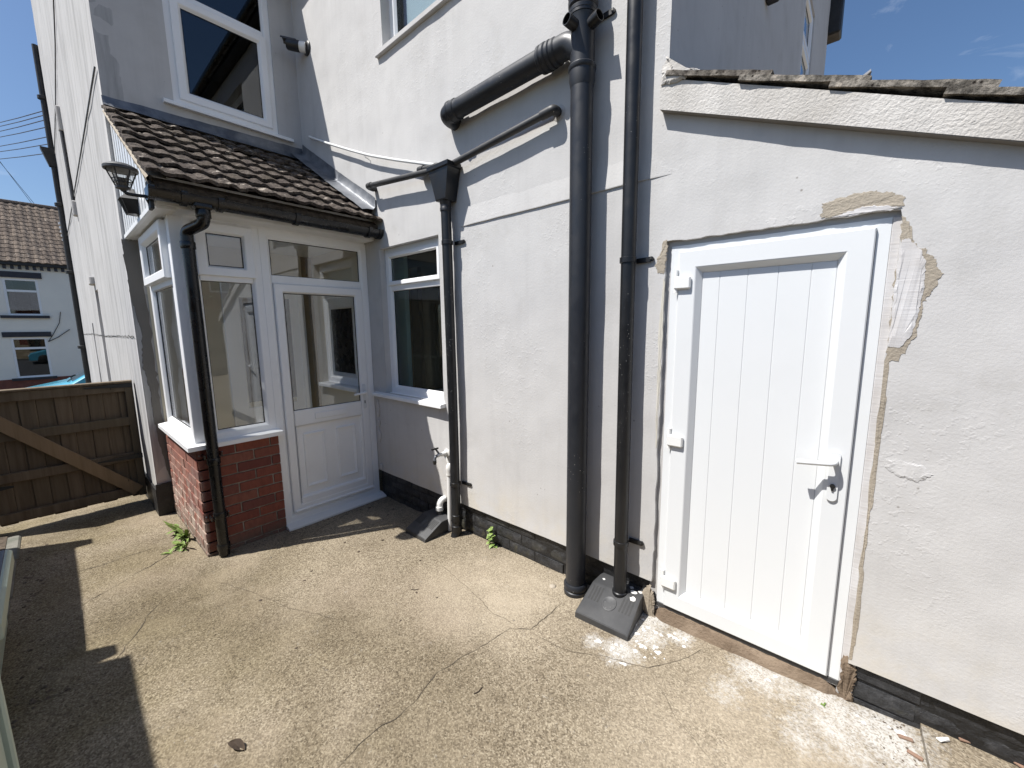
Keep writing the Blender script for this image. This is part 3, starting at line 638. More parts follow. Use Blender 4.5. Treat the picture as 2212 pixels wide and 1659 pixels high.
MB().box(-.74, -.66, 3.66, 3.74, 3.80, 3.90, .01).build('bracket', 'iron', house)

# ================================================================== the porch
porch = thing('porch', 'white lean-to entrance porch with brick base and mossy brown tiled roof', 'porch', (-3.9, 1.2, -.08))
bw = MB().box(-4.44, -3.338, .578, .66, -.16, .70).box(-3.43, -3.338, .578, 1.082, -.16, .70).build('brick_wall', 'brick_mortar', porch)
def brick_mesh(l, k):
    m = MB().box(-l/2, l/2, -.0045, .05, -.0325, .0325, .0025); return mesh_only(m, 'brick', 'brick')
BM = {}
def lay(par, x0, x1, along, face, z_top, n):
    """stretcher bond on a face: along = 'x' (face looks to -y) or 'y' (face looks to +x)"""
    for r_ in range(n):
        z = z_top-.0375-.075*r_; a = x0-(.1125 if r_ % 2 else 0)
        while a < x1-.02:
            s0, s1 = max(a, x0), min(a+.215, x1)
            if s1-s0 > .03:
                l = round(s1-s0, 3)
                if l not in BM: BM[l] = brick_mesh(l, 0)
                c = (s0+s1)/2; j = fr(-.0016, .0016)
                if along == 'x': piece('brick', BM[l], par, (c, face+j, z), (fr(-.006, .006), fr(-.008, .008), fr(-.006, .006)))
                else: piece('brick', BM[l], par, (face+j, c, z), (fr(-.006, .006), fr(-.008, .008), math.pi/2+fr(-.006, .006)))
            a += .225
lay(bw, -4.44, -3.334, 'x', .574, .70, 11)
lay(bw, .577, 1.082, 'y', -3.334, .70, 11)
# sills
def sill(pts, z, t, name='sill', mat='upvc', par=porch):
    m = MB(); n = len(pts); vs = [(x, y, z+(0 if i_ else .012)) for (x, y, i_) in pts]
    return MB().add(vs+[(x, y, z-t) for x, y, i_ in pts], [tuple(range(n)), tuple(range(2*n-1, n-1, -1))]+[(i, (i+1) % n, n+(i+1) % n, n+i) for i in range(n)]).build(name, mat, par)
sill([(-3.285, .525, 1), (-3.285, 1.105, 1), (-3.36, 1.105, 0), (-3.40, .61, 0), (-4.36, .61, 0), (-4.36, .525, 1)], .732, .03)
# corner post and head
MB().box(-3.412, XF+.004, .576, .655, .735, 2.222, .003).build('corner_post', 'upvc', porch)
MB().box(-3.42, XF+.002, .600, 1.905, 2.222, 2.30, .003).build('head', 'upvc', porch)
MB().box(-4.44, -3.41, .580, .64, 2.205, 2.30, .003).build('head', 'upvc', porch)
# front light: outer frame, fixed pane below, hung fanlight above
w1 = frame(F, .650, 1.082, .735, 2.222, porch, 'window')
MB().ubox(F, .712, 1.02, 1.828, 1.885, -.03, -.001, .004).build('transom', 'upvc', w1)
pane(F, .716, 1.014, .803, 1.828, -.027, w1)
MB().loft(F, .700, 1.036, 1.862, 2.205, [(0, -.02), (0, .020), (.004, .026), (.050, .026), (.056, .022), (.066, .004), (.068, -.006)]).build('fanlight', 'upvc', w1); pane(F, .768, .968, 1.930, 2.137, .001, w1)
# side light
S2 = lambda u, v, n: S(u, v, n-.010)
w2 = frame(S2, -4.30, -3.405, .735, 2.215, porch, 'window')
MB().ubox(S2, -4.235, -3.47, 1.80, 1.862, -.03, -.001, .004).build('transom', 'upvc', w2)
pane(S2, -4.232, -3.473, .803, 1.80, -.027, w2)
MB().loft(S2, -4.262, -3.440, 1.842, 2.200, [(0, -.02), (0, .030), (.004, .036), (.050, .036), (.058, .030), (.070, .008), (.072, -.004)]).build('fanlight', 'upvc', w2); pane(S2, -4.19, -3.512, 1.914, 2.128, .002, w2)
# door set: jambs, fanlight over, leaf
MB().loft(F, 1.082, 1.912, -.045, 2.222, [(0, -.05), (0, .004), (.046, .004), (.052, 0), (.066, -.012), (.068, -.03)]).build('door_frame', 'upvc', porch)
MB().ubox(F, 1.145, 1.85, 1.838, 1.90, -.03, -.002, .004).build('transom', 'upvc', porch)
pane(F, 1.150, 1.844, 1.900, 2.154, -.02, porch)
leaf = MB().loft(F, 1.150, 1.846, .030, 1.838, [(0, -.03), (0, .010), (.004, .014), (.052, .014), (.058, .010), (.066, -.006), (.068, -.014)]).build('door', 'upvc', porch)
MB().ubox(F, 1.216, 1.78, .735, .86, -.012, .010, .004).build('rail', 'upvc', leaf); MB().ubox(F, 1.216, 1.78, .035, .135, -.012, .010, .004).build('rail', 'upvc', leaf)
MB().ubox(F, 1.216, 1.78, .13, .74, -.03, -.012, .0).build('panel', 'upvc', leaf)
MB().loft(F, 1.217, 1.779, .135, .735, [(0, .010), (.010, .004), (.014, -.0115)]).build('moulding', 'upvc', leaf)
for a, b in ((1.272, 1.448), (1.545, 1.717)):
    MB().loft(F, a, b, .208, .662, [(0, -.012), (.003, .001), (.011, .003), (.016, -.006), (.021, -.006), (.026, -.016)]).build('moulding', 'upvc', leaf)
pane(F, 1.218, 1.778, .86, 1.770, -.008, leaf)
MB().ubox(F, 1.368, 1.640, .768, .822, .010, .019, .004).build('letterbox', 'upvc', leaf)
MB().ubox(F, 1.793, 1.825, .79, 1.01, .013, .023, .005).build('handle', 'upvc_door', leaf); MB().tube([F(1.809, .935, .02), F(1.809, .935, .058), F(1.695, .930, .058)], .0105, 10, True, .016).build('handle', 'upvc', leaf, 50)
MB().ubox(F, 1.804, 1.813, .835, .862, .020, .024, .001).build('keyhole', 'iron', leaf)
MB().tube([F(1.16, .042, .016), F(1.84, .042, .016)], .012, 8).build('weather_bar', 'upvc', leaf, 40)
MB().add([(x, y, z) for y in (1.080, 1.935) for x, z in ((-3.40, -.035), (-3.335, -.040), (-3.275, -.058), (-3.270, -.064), (-3.270, -.086), (-3.276, -.09), (-3.40, -.09))], [(i, i+1, i+8, i+7) for i in range(6)]+[(0, 1, 2, 3, 4, 5, 6), (13, 12, 11, 10, 9, 8, 7)]).build('threshold', 'upvc_old', porch)
# fascia, soffit, cladding of the gable end
MB().box(-3.215, -3.195, .50, 1.908, 2.235, 2.40, .002).build('fascia', 'upvc_old', porch)
MB().box(-3.352, -3.2, .50, 1.906, 2.232, 2.25, 0).build('soffit', 'upvc_old', porch)
MB().box(-4.445, -3.2, .497, .60, 2.216, 2.234, 0).build('soffit', 'upvc_old', porch)
zr = lambda x: 2.325+(x+3.10)*(-.59)            # underside of the roof slope
gb = MB().box(-4.445, -3.20, .512, .53, 2.236, 2.33).build('gable', 'grey_panel', porch)
MB().add([(-4.445, .512, 2.3), (-3.2, .512, 2.3), (-3.2, .512, zr(-3.2)), (-4.445, .512, zr(-4.445)), (-4.445, .53, 2.3), (-3.2, .53, 2.3), (-3.2, .53, zr(-3.2)), (-4.445, .53, zr(-4.445))], [(0, 1, 2, 3), (4, 7, 6, 5), (2, 6, 7, 3)]).build('backing', 'grey_panel', gb)
x = -4.445
while x < -3.18:
    x1 = min(x+.100, -3.175)
    MB().add([(a, y-(.0032 if a > x+.05 and y < .5 else 0), z) for y in (.4965, .511) for a, z in ((x+.004, 2.238), (x1-.004, 2.238), (x1-.004, zr(x1-.003)), (x+.004, zr(x+.003)))], [(0, 1, 2, 3), (7, 6, 5, 4), (0, 4, 5, 1), (1, 5, 6, 2), (2, 6, 7, 3), (3, 7, 4, 0)]).build('cladding_board', 'upvc_door', gb); x += .1
MB().ubox(lambda u, v, n: (u, .50-n, v), -4.446, -3.175, 2.214, 2.246, -.01, .012, .003).build('edge_trim', 'upvc', porch)
# roof: tiles in courses
roof = MB().add([(-3.13, .50, 2.315), (-3.13, 1.91, 2.315), (-4.44, 1.91, 3.095), (-4.44, .50, 3.095), (-3.13, .50, 2.345), (-3.13, 1.91, 2.345), (-4.44, 1.91, 3.125), (-4.44, .50, 3.125)], [(0, 1, 2, 3), (4, 7, 6, 5), (0, 4, 5, 1), (1, 5, 6, 2), (2, 6, 7, 3), (3, 7, 4, 0)]).build('roof', 'soil', porch)
PT = []
for k in range(4):
    m = MB(); nu, nv = 8, 24; W_, L_ = .246, .240
    def hh(v):
        q = (v/W_*2) % 1; return .0105*max(0, math.sin(math.pi*min(1, q/.62)))**.8 if q < .62 else -.001
    for top in (1, 0):
        for i in range(nu+1):
            for j in range(nv+1):
                u = L_*i/nu; v = W_*j/nv; z = hh(v)+(.019 if top else 0)
                z += .0065*nz1((u+k*5, v, 1), 22)+.005*nz1((u+k*5, v, 2), 60)
                uu = u+(.010*nz1((k*3, v, 1), 40)+.008*nz1((k*3, v, 1), 90) if i == nu else 0)
                m.v.append((uu, v, z))
    n = (nu+1)*(nv+1)
    for s_ in (0, 1):
        for i in range(nu):
            for j in range(nv): m.f.append(tuple(s_*n+q for q in (i*(nv+1)+j, (i+1)*(nv+1)+j, (i+1)*(nv+1)+j+1, i*(nv+1)+j+1)))
    for i in range(nu): m.f += [(i*(nv+1), (i+1)*(nv+1), n+(i+1)*(nv+1), n+i*(nv+1)), (i*(nv+1)+nv, (i+1)*(nv+1)+nv, n+(i+1)*(nv+1)+nv, n+i*(nv+1)+nv)]
    for j in range(nv): m.f += [(nu*(nv+1)+j, nu*(nv+1)+j+1, n+nu*(nv+1)+j+1, n+nu*(nv+1)+j)]
    PT.append(mesh_only(m, 'tile', 'tile', 55))
sl_ = math.atan2(.785, 1.33)
for r_ in range(8):
    for c_ in range(6):
        t = r_*.190; x = -4.42+t*math.cos(sl_); z = 3.146-t*math.sin(sl_)
        piece('tile', PT[random.randrange(4)], roof, (x, .462+.2405*c_+fr(-.004, .004), z-.004+fr(-.003, .003)), (fr(-.012, .012), sl_-.115+fr(-.014, .014), fr(-.012, .012)))
# mortar bed along the verge
m = MB()
for i in range(41):
    t = 1.54*i/40; x = -4.44+t*math.cos(sl_); z = 3.128-t*math.sin(sl_); k = nz1((t, 0, 0), 16)
    for y, dz in ((.50, -.03), (.474+.005*k, -.028+.006*k), (.463+.006*k, .004), (.480, .022+.006*k), (.56, .02)): m.v.append((x, y, z+dz))
    if i:
        for j in range(4): m.f.append((5*i-5+j, 5*i+j, 5*i+j+1, 5*i-4+j))
m.build('verge_mortar', 'mortar_brown', roof, 60)
# moss clumps lodged in the courses
for i in range(26):
    t = .2+fr(0, 1.25); y = fr(.5, 1.8); x = -4.42+t*math.cos(sl_); z = 3.17-t*math.sin(sl_); r_ = fr(.006, .016)
    MB().lathe((x, y, z-.004), (fr(-.2, .2), fr(-.2, .2), 1), [(r_*.7, 0), (r_, r_*.35), (r_*.6, r_*.8), (r_*.1, r_)], 7).build('moss', 'soil' if i % 3 else 'pebble', roof, 60)
# lead flashings
def lead(rows, name='flashing', seed=0):
    m = MB(); n = len(rows[0]); k0 = 26
    R_ = []
    for row in rows:
        o = []
        for a, b in zip(row, row[1:]):
            for i in range(k0): o.append(Vector(a).lerp(Vector(b), i/k0))
        o.append(Vector(row[-1])); R_.append(o)
    n = len(R_[0])
    for j, row in enumerate(R_):
        for p in row: m.v.append(tuple(p+Vector((.004, -.001, .004))*nz1(p+Vector((seed, 0, j)), 14)))
    for j in range(len(R_)-1):
        for i in range(n-1): m.f.append((j*n+i, j*n+i+1, (j+1)*n+i+1, (j+1)*n+i))
    return m.build(name, 'lead', roof, 60)
lead([[(-4.443, .47, 3.245), (-4.443, 1.0, 3.262), (-4.443, 1.905, 3.30)], [(-4.432, .47, 3.20), (-4.432, 1.905, 3.24)], [(-4.42, .47, 3.175), (-4.42, 1.905, 3.20)], [(-4.36, .47, 3.155), (-4.36, 1.905, 3.165)], [(-4.325, .47, 3.140), (-4.325, 1.905, 3.145)]] if False else
     [[(-4.443, .47, 3.245), (-4.443, 1.905, 3.30)], [(-4.432, .47, 3.20), (-4.432, 1.905, 3.24)], [(-4.42, .47, 3.172), (-4.42, 1.905, 3.19)], [(-4.37, .47, 3.158), (-4.37, 1.905, 3.168)], [(-4.325, .47, 3.142), (-4.325, 1.905, 3.147)]])
d = Vector((math.cos(sl_), 0, -math.sin(sl_)))
for a, b in ((.0, .80), (.74, 1.50)):
    p0 = Vector((-4.43, 0, 3.19))+d*a; p1 = Vector((-4.43, 0, 3.19))+d*b
    def L2(y, dz): return [(p0.x, y, p0.z+dz+(.012 if a < .1 else 0)), (p1.x, y, p1.z+dz+.004)]
    lead([L2(1.908, .135), L2(1.902, .060), L2(1.885, .040), L2(1.83, .034), L2(1.785, .024)], 'flashing', 3)
# gutter with clips and stop end
gy0, gy1 = .470, 1.905; gc = (-3.105, 2.292); rg = .056
m = MB(); N = 14
for j, y in enumerate((gy0, gy1)):
    for i in range(N+1):
        a = math.pi*i/N
        for r_ in (rg, rg-.004): m.v.append((gc[0]+r_*math.cos(a), y, gc[1]-r_*math.sin(a)))
n = 2*(N+1)
for i in range(N):
    m.f += [(2*i, 2*i+2, n+2*i+2, n+2*i), (2*i+1, n+2*i+1, n+2*i+3, 2*i+3)]
m.f += [(0, n, n+1, 1), (2*N, 2*N+1, n+2*N+1, n+2*N)]
gut = m.build('gutter', 'gloss_black', porch, 50)
def halfdisc(y, r_, t, name):
    m = MB(); P = [(gc[0]+r_*math.cos(math.pi*i/N), gc[1]-r_*math.sin(math.pi*i/N)) for i in range(N+1)]; P += [(gc[0]-r_, gc[1]+.008), (gc[0]+r_, gc[1]+.008)]
    return MB().prism(lambda u, v, h: (u, h, v), P, y-t/2, y+t/2).build(name, 'gloss_black', gut)
halfdisc(gy0+.004, rg+.006, .03, 'stop_end'); halfdisc(1.895, rg+.006, .03, 'stop_end')
for y in (.62, .80, 1.25, 1.80): halfdisc(y, rg+.008, .030, 'clip')
MB().box(-3.155, -3.06, .66, .76, 2.225, 2.262, .01).build('outlet', 'gloss_black', gut)
# porch downpipe
dp = thing('downpipe', 'glossy black downpipe with swan neck at the porch corner, over red brick', 'downpipe', (-3.265, .648, -.08))
MB().tube([(-3.105, .712, 2.25), (-3.105, .712, 2.150), (-3.262, .650, 2.115), (-3.262, .650, -.06)], .034, 18, True, .035, 7).build('pipe', 'gloss_black', dp, 50)
for z in (2.20, 2.03, .62, .235, .0): MB().lathe((-3.262 if z < 2.1 else -3.105, .650 if z < 2.1 else .712, z), (0, 0, 1), [(.0385, -.022), (.040, -.018), (.040, .018), (.0385, .022)], 18).build('collar', 'gloss_black', dp, 40)
for z in (.655, .215):
    b_ = MB().box(-3.345, -3.25, .598, .606, z-.012, z+.012).box(-3.345, -3.25, .694, .702, z-.012, z+.012).build('bracket', 'gloss_black', dp)
    for y in (.585, .715): MB().lathe((-3.328, y, z), (1, 0, 0), [(.006, 0), (.006, .004), (.002, .006)], 8).build('screw', 'lead', dp)
# inside the porch: wall lining, inner door and inner window seen through the glass
lin = MB().box(XB+.003, XB+.012, .58, 1.80, -.05, 2.24).build('inner_wall', 'cream', porch)
MB().box(XB+.003, XB+.010, 1.80, YA-.004, -.05, 2.24).build('inner_wall', 'tan_wall', porch); MB().box(XB+.012, -3.44, YA-.012, YA-.004, -.05, 2.24).build('inner_wall', 'cream', porch)
MB().box(XB+.012, -3.42, .60, 1.90, 2.236, 2.246).build('inner_ceiling', 'ceiling_white', porch); MB().box(XB+.012, -3.41, .66, 1.90, -.075, -.06).build('inner_floor', 'cream', porch)
B2 = lambda u, v, n: (XB+.012+n, u, v); A2 = lambda u, v, n: (u, YA-.012-n, v)
idr = MB().loft(B2, 1.08, 1.79, -.05, 2.02, [(0, 0), (0, .03), (.06, .03), (.06, .012), (.125, .012), (.14, .004)]).build('inner_door', 'upvc', porch); MB().ubox(B2, 1.20, 1.67, .0, .75, 0, .012, .003).build('panel', 'upvc', idr); MB().ubox(B2, 1.21, 1.66, .80, 1.80, 0, .006, 0).build('pane', 'grey_panel', idr); MB().ubox(B2, 1.2, 1.67, 1.80, 1.9, 0, .012, .003).build('panel', 'upvc', idr)
iwn = MB().loft(A2, -4.16, -3.50, .96, 1.80, [(0, 0), (0, .03), (.05, .03), (.05, .022), (.10, .022), (.11, .006)]).build('inner_window', 'upvc', porch); MB().ubox(A2, -4.06, -3.60, 1.06, 1.70, 0, .006, 0).build('pane', 'gloss_black', iwn); MB().ubox(A2, -4.24, -3.45, .915, .955, 0, .10, .004).build('sill', 'upvc', iwn)
# dried filler along the joint with the wall
for z0, z1 in ((.86, .70), (.68, .60), (.58, .46), (.26, .20)):
    blob(A, [(-3.30, z0), (-3.268, z0-.01), (-3.262, (z0+z1)/2), (-3.275, z1), (-3.30, z1+.01)], .010, 'fresh_plaster', 'filler', porch, .008, bulge=.006)

# ================================================================== pipes on the long wall
sp = thing('soil_pipe', 'tall thick black soil pipe with branch and open boss sockets on grey wall', 'pipe', (-1.13, 1.84, -.04))
PX, PY = -1.133, 1.838
MB().tube([(PX, PY, -.07), (PX, PY, 4.9)], .055, 28).build('pipe', 'soil_black', sp, 50)
MB().lathe((PX, PY, -.05), (0, 0, 1), [(.058, -.02), (.066, .02), (.066, .055), (.061, .06), (.061, .068), (.067, .072), (.067, .09), (.060, .10)], 28).build('collar', 'soil_black', sp, 35)
MB().lathe((PX, PY, 2.64), (0, 0, 1), [(.0555, 0), (.062, .03), (.062, .07), (.066, .075), (.067, .09), (.062, .097)], 28).build('collar', 'soil_black', sp, 35)
MB().lathe((PX, PY, 2.735), (0, 0, 1), [(.058, 0), (.058, .18), (.064, .20), (.065, .205), (.060, .212), (.068, .222), (.069, .235), (.062, .244), (.069, .254), (.070, .275), (.064, .285), (.070, .295), (.069, .325), (.061, .338), (.056, .35)], 28).build('junction', 'soil_black', sp, 30)
# side branch, swept into the stack
MB().tube([(PX+.01, PY, 2.79), (PX-.07, PY, 2.865), (PX-.15, PY, 2.862)], .0565, 24, True, .06, 8).build('branch', 'soil_black', sp, 50)
MB().tube([(PX-.10, PY, 2.864), (-2.075, PY, 2.846), (-2.118, PY, 2.842), (-2.135, PY+.03, 2.838), (-2.135, PY+.13, 2.832)], .0545, 24, True, .05, 8).build('branch', 'soil_black', sp, 50)
MB().lathe((PX-.135, PY, 2.862), (-1, 0, -.02), [(.057, 0), (.062, .008), (.062, .025), (.059, .03), (.064, .036), (.064, .05), (.060, .056), (.066, .064), (.066, .080), (.060, .086), (.065, .094), (.064, .108), (.056, .115)], 24).build('collar', 'soil_black', sp, 30)
MB().lathe((-2.02, PY, 2.847), (-1, 0, -.02), [(.055, 0), (.060, .006), (.060, .05), (.063, .054), (.063, .068), (.056, .075)], 24).build('collar', 'soil_black', sp, 30)
for dx, dy in ((-.22, -1.), (1., -.22)):
    d = Vector((dx, dy, .16)).normalized(); o = Vector((PX, PY, 2.885)); m = MB()
    for r_, a, b in ((.0265, .03, .108),): m.tube([o+d*a, o+d*b], r_, 20, False)
    m.tube([o+d*.05, o+d*.1079], .0225, 20, False); n = 20; q = len(m.v)
    m.f += [(20+i, 20+(i+1) % 20, 60+(i+1) % 20, 60+i) for i in range(20)]
    m.build('boss_socket', 'black_plastic', sp, 40)
    MB().lathe(o+d*.07, d, [(.022, 0), (.001, .001)], 16).build('boss_plug', 'iron', sp)
def pipe_clip(par, x, y, z, r, mat='black_plastic', lug=.085):
    MB().lathe((x, y, z), (0, 0, 1), [(r+.001, -.014), (r+.005, -.012), (r+.005, .012), (r+.001, .014)], 22).build('clip', mat, par, 40)
    l_ = MB().prism(lambda u, v, h: (x+u, y+h, z+v), [(r*.6, -.012), (r+lug-.02, -.010), (r+lug-.004, -.006), (r+lug, .004), (r+lug-.008, .013), (r+lug-.02, .012), (r*.6, .010)], YA-y-.012, YA-y-.001); l_.build('clip', mat, par)
    MB().lathe((x+r+lug-.013, YA-.011, z+.002), (0, -1, 0), [(.006, 0), (.006, .004), (.001, .005)], 8).build('screw', 'iron', par)
pipe_clip(sp, PX, PY, 2.955, .062, 'black_plastic', .07)
# overflow and waste pipes
wp = thing('waste_pipe', 'grey waste pipe running from wall elbow down right side into the hopper', 'pipe', (-1.32, 1.86, 2.6))
MB().tube([(-1.318, YA+.01, 2.618), (-1.318, 1.862, 2.617), (-2.15, 1.862, 2.552), (-2.18, 1.862, 2.52)], .0205, 14, True, .03).build('pipe', 'pipe_grey', wp, 50)
MB().tube([(-1.318, YA-.02, 2.618), (-1.318, 1.862, 2.617), (-1.395, 1.862, 2.611)], .025, 14, True, .03).build('elbow', 'pipe_grey', wp, 50)
MB().lathe((-1.318, YA+.002, 2.618), (0, -1, 0), [(.040, 0), (.040, .004), (.026, .008)], 14).build('wall_collar', 'sealant', wp, 40); MB().lathe((-2.145, 1.862, 2.5525), (-1, 0, -.08), [(.021, 0), (.025, .002), (.025, .03), (.021, .032)], 14).build('elbow', 'pipe_grey', wp, 40)
wp2 = thing('waste_pipe', 'grey waste pipe running level from the porch side into the hopper', 'pipe', (-3.2, 1.84, 2.65))
MB().tube([(-3.14, YA+.01, 2.635), (-3.14, 1.845, 2.64), (-2.28, 1.845, 2.553)], .0205, 14, True, .03).build('pipe', 'pipe_grey', wp2, 50); MB().tube([(-3.14, YA-.015, 2.636), (-3.14, 1.845, 2.64), (-3.08, 1.845, 2.634)], .025, 14, True, .03).build('elbow', 'pipe_grey', wp2, 50)
wp3 = thing('waste_pipe', 'short grey pipe stub elbowing from the wall into the hopper top', 'pipe', (-2.5, 1.88, 2.6))
MB().tube([(-2.49, YA+.01, 2.615), (-2.49, 1.872, 2.61), (-2.27, 1.872, 2.588), (-2.24, 1.872, 2.55)], .0195, 14, True, .03).build('pipe', 'pipe_grey', wp3, 50); MB().tube([(-2.49, YA-.005, 2.615), (-2.49, 1.872, 2.61), (-2.43, 1.872, 2.604)], .024, 14, True, .03).build('elbow', 'pipe_grey', wp3, 50)
ov = thing('overflow_pipe', 'thin sagging white overflow pipe running along wall to the hopper', 'pipe', (-4.16, 1.88, 3.3))
MB().tube([(-4.25, YA, 3.36), (-4.20, 1.878, 3.335), (-3.90, 1.872, 3.20), (-3.625, 1.872, 3.083), (-3.36, 1.872, 2.972), (-3.11, 1.872, 2.872), (-2.75, 1.872, 2.745), (-2.285, 1.866, 2.59)], .0108, 12, True, .08, 5).build('pipe', 'white_pipe', ov, 60)
for x_, z_ in ((-3.2, 2.905),): MB().tube([(x_, YA, z_-.03), (x_, 1.875, z_-.018), (x_, 1.872, z_)], .004, 8).build('clip', 'white_pipe', ov)
# hopper and its downpipe
hp_ = thing('downpipe', 'black downpipe with funnel hopper head beside the lower wall window', 'downpipe', (-2.19, 1.858, -.05))
def ring(x0, x1, y0, y1, z): return [(x0, y0, z), (x1, y0, z), (x1, y1, z), (x0, y1, z)]
hx = -2.192
lv = [ring(hx-.102, hx+.102, 1.795, 1.908, 2.560), ring(hx-.107, hx+.107, 1.790, 1.908, 2.556), ring(hx-.107, hx+.107, 1.790, 1.908, 2.532), ring(hx-.096, hx+.096, 1.800, 1.908, 2.525), ring(hx-.050, hx+.050, 1.812, 1.908, 2.345), ring(hx-.047, hx+.047, 1.815, 1.905, 2.335)]
m = MB()
for q in lv: m.v += q
m.f = [(4*i+j, 4*i+(j+1) % 4, 4*i+4+(j+1) % 4, 4*i+4+j) for i in range(5) for j in range(4)]+[(20, 21, 22, 23)]
k = len(m.v); m.v += ring(hx-.098, hx+.098, 1.799, 1.903, 2.560)+ring(hx-.09, hx+.09, 1.806, 1.9, 2.50); m.f += [(j, (j+1) % 4, k+(j+1) % 4, k+j) for j in range(4)]+[(k+j, k+(j+1) % 4, k+4+(j+1) % 4, k+4+j) for j in range(4)]+[(k+4, k+5, k+6, k+7)]
m.build('hopper', 'black_plastic', hp_)
MB().lathe((hx, 1.856, 2.27), (0, 0, 1), [(.0345, 0), (.0385, .004), (.0385, .022), (.0365, .025), (.0365, .045), (.039, .05), (.040, .085)], 20).build('collar', 'black_plastic', hp_, 35)
MB().tube([(hx, 1.856, 2.30), (hx+.008, 1.856, 1.1), (hx+.01, 1.856, -.005), (hx+.012, 1.835, -.055)], .034, 20).build('pipe', 'black_plastic', hp_, 50)
for z in (.10, .015): MB().lathe((hx+.01, 1.856, z), (0, 0, 1), [(.035, -.03), (.0385, -.027), (.0385, .02), (.035, .024)], 18).build('collar', 'black_plastic', hp_, 35)
pipe_clip(hp_, hx+.004, 1.856, 2.07, .034); pipe_clip(hp_, hx+.009, 1.856, .36, .034)
# right hand rainwater pipe
rp = thing('downpipe', 'slim black downpipe between the thick soil pipe and the white door', 'downpipe', (-.876, 1.855, .08))
MB().tube([(-.884, 1.855, 4.8), (-.874, 1.855, 1.2), (-.866, 1.850, .04)], .034, 20).build('pipe', 'black_plastic', rp, 50)
pipe_clip(rp, -.877, 1.855, 1.808, .034, 'black_plastic', .07); pipe_clip(rp, -.869, 1.852, .376, .034, 'black_plastic', .065)
MB().lathe((-.866, 1.850, .085), (0, 0, 1), [(.035, -.03), (.040, -.026), (.040, .02), (.036, .024)], 20).build('collar', 'black_plastic', rp, 35)

# ---- gully covers
def gully(label, loc, rot, sx, sy):
    t = thing('gully_cover', label, 'drain cover', loc); t.rotation_euler = (0, 0, rot)
    # local: x across, y from front (0) to back; the top slopes down to the front
    W = sx/2; D = sy
    prof = [(-.0, 0), (0, .036), (.004, .042), (D*.62, .115), (D*.66, .118), (D, .118), (D, 0)]
    m = MB(); secs = []
    for s_, ins in ((-1, 0), (-1, .012), (1, .012), (1, 0)):
        x = s_*(W-ins)
        row = []
        for y, z in prof: row.append((x*(1-.10*min(1, y/D)), y, z-(0.006 if ins == 0 and z > .03 else 0)))
        secs.append(row)
    for row in secs: m.v += row
    n = len(prof)
    for i in range(3):
        for j in range(n-1): m.f.append((i*n+j, i*n+j+1, (i+1)*n+j+1, (i+1)*n+j))
    m.f += [tuple(range(n)), tuple(range(4*n-1, 3*n-1, -1))]
    body = m.build('cover', 'gully_grey', t, 30, (0, 0, 0)); body.location = (0, 0, 0)
    sl = (.115-.042)/(D*.62-.004)
    for s_ in (-1, 1):
        for k in range(4):
            x = s_*W*.60+(k-1.5)*.017; m = MB()
            for y0, y1 in ((D*.30, D*.58),):
                z0, z1 = .042+sl*(y0-.004)+.0008, .042+sl*(y1-.004)+.0008
                m.add([(x-.0045, y0, z0), (x+.0045, y0, z0), (x+.0045, y1, z1), (x-.0045, y1, z1)], [(0, 1, 2, 3)])
            q = m.build('slot', 'iron', t, None, (0, 0, 0)); q.location = (0, 0, 0)
    # faint raised disc with a ring
    m = MB(); cy = D*.36
    for r_, dz in ((.0, .0015), (.030, .0015), (.032, .0035), (.036, .0035), (.038, .001)):
        for i in range(28):
            a = 2*math.pi*i/28; y = cy+r_*math.sin(a); m.v.append((r_*math.cos(a), y, .042+sl*(y-.004)+dz))
    m.f = [(k*28+i, k*28+(i+1) % 28, k*28+28+(i+1) % 28, k*28+28+i) for k in range(4) for i in range(28)]
    q = m.build('emblem_disc', 'gully_grey', t, 40, (0, 0, 0)); q.location = (0, 0, 0)
    return t
g1 = gully('dark grey plastic drain cover with slots, spotted with white paint, by the door', (-.878, 1.662, zg(-.88)-.006), R(3), .285, .285)
for x_, y_, s_ in ((.085, .22, .018), (.10, .17, .014), (.03, .21, .008), (.115, .24, .012), (-.09, .23, .008), (.06, .25, .012)):
    z_ = .118 if y_ > .18 else .042+.42*y_; q = blob(lambda u, v, n: (u, v, z_+.001+n+(v-y_)*(0 if y_ > .18 else .42)), [(x_+s_*math.cos(a)*(1+.3*math.sin(3*a)), y_+s_*.8*math.sin(a)) for a in [k*.9 for k in range(7)]], .0008, 'paint_white', 'paint_spot', None, .004, bulge=.0005); q.parent = g1; q.location = (0, 0, 0)
g2 = gully('dark grey plastic drain cover half in shadow below the hopper downpipe', (-2.40, 1.635, zg(-2.4)-.006), R(-2), .255, .25)
# ---- standpipe: tap, pipe stub and waste bend
tp = thing('garden_tap', 'old paint-crusted outdoor tap on pipe beside the hopper downpipe', 'tap', (-2.33, 1.87, -.05))
MB().tube([(-2.275, 1.872, -.04), (-2.262, 1.872, .42)], .021, 14).build('pipe', 'upvc_old', tp, 50); MB().lathe((-2.262, 1.872, .40), (0, 0, 1), [(.021, 0), (.027, .005), (.025, .03), (.028, .05), (.026, .075), (.016, .09)], 14).build('coupling', 'paint_white', tp, 40)
MB().tube([(-2.268, 1.885, .44), (-2.30, 1.885, .50), (-2.335, 1.885, .545)], .0085, 10, True, .02).build('pipe', 'paint_white', tp, 50)
MB().lathe((-2.335, YA, .55), (0, -1, 0), [(.032, 0), (.032, .006), (.018, .012), (.016, .05), (.011, .075), (.014, .085), (.012, .10)], 12).build('tap_body', 'paint_white', tp, 40)
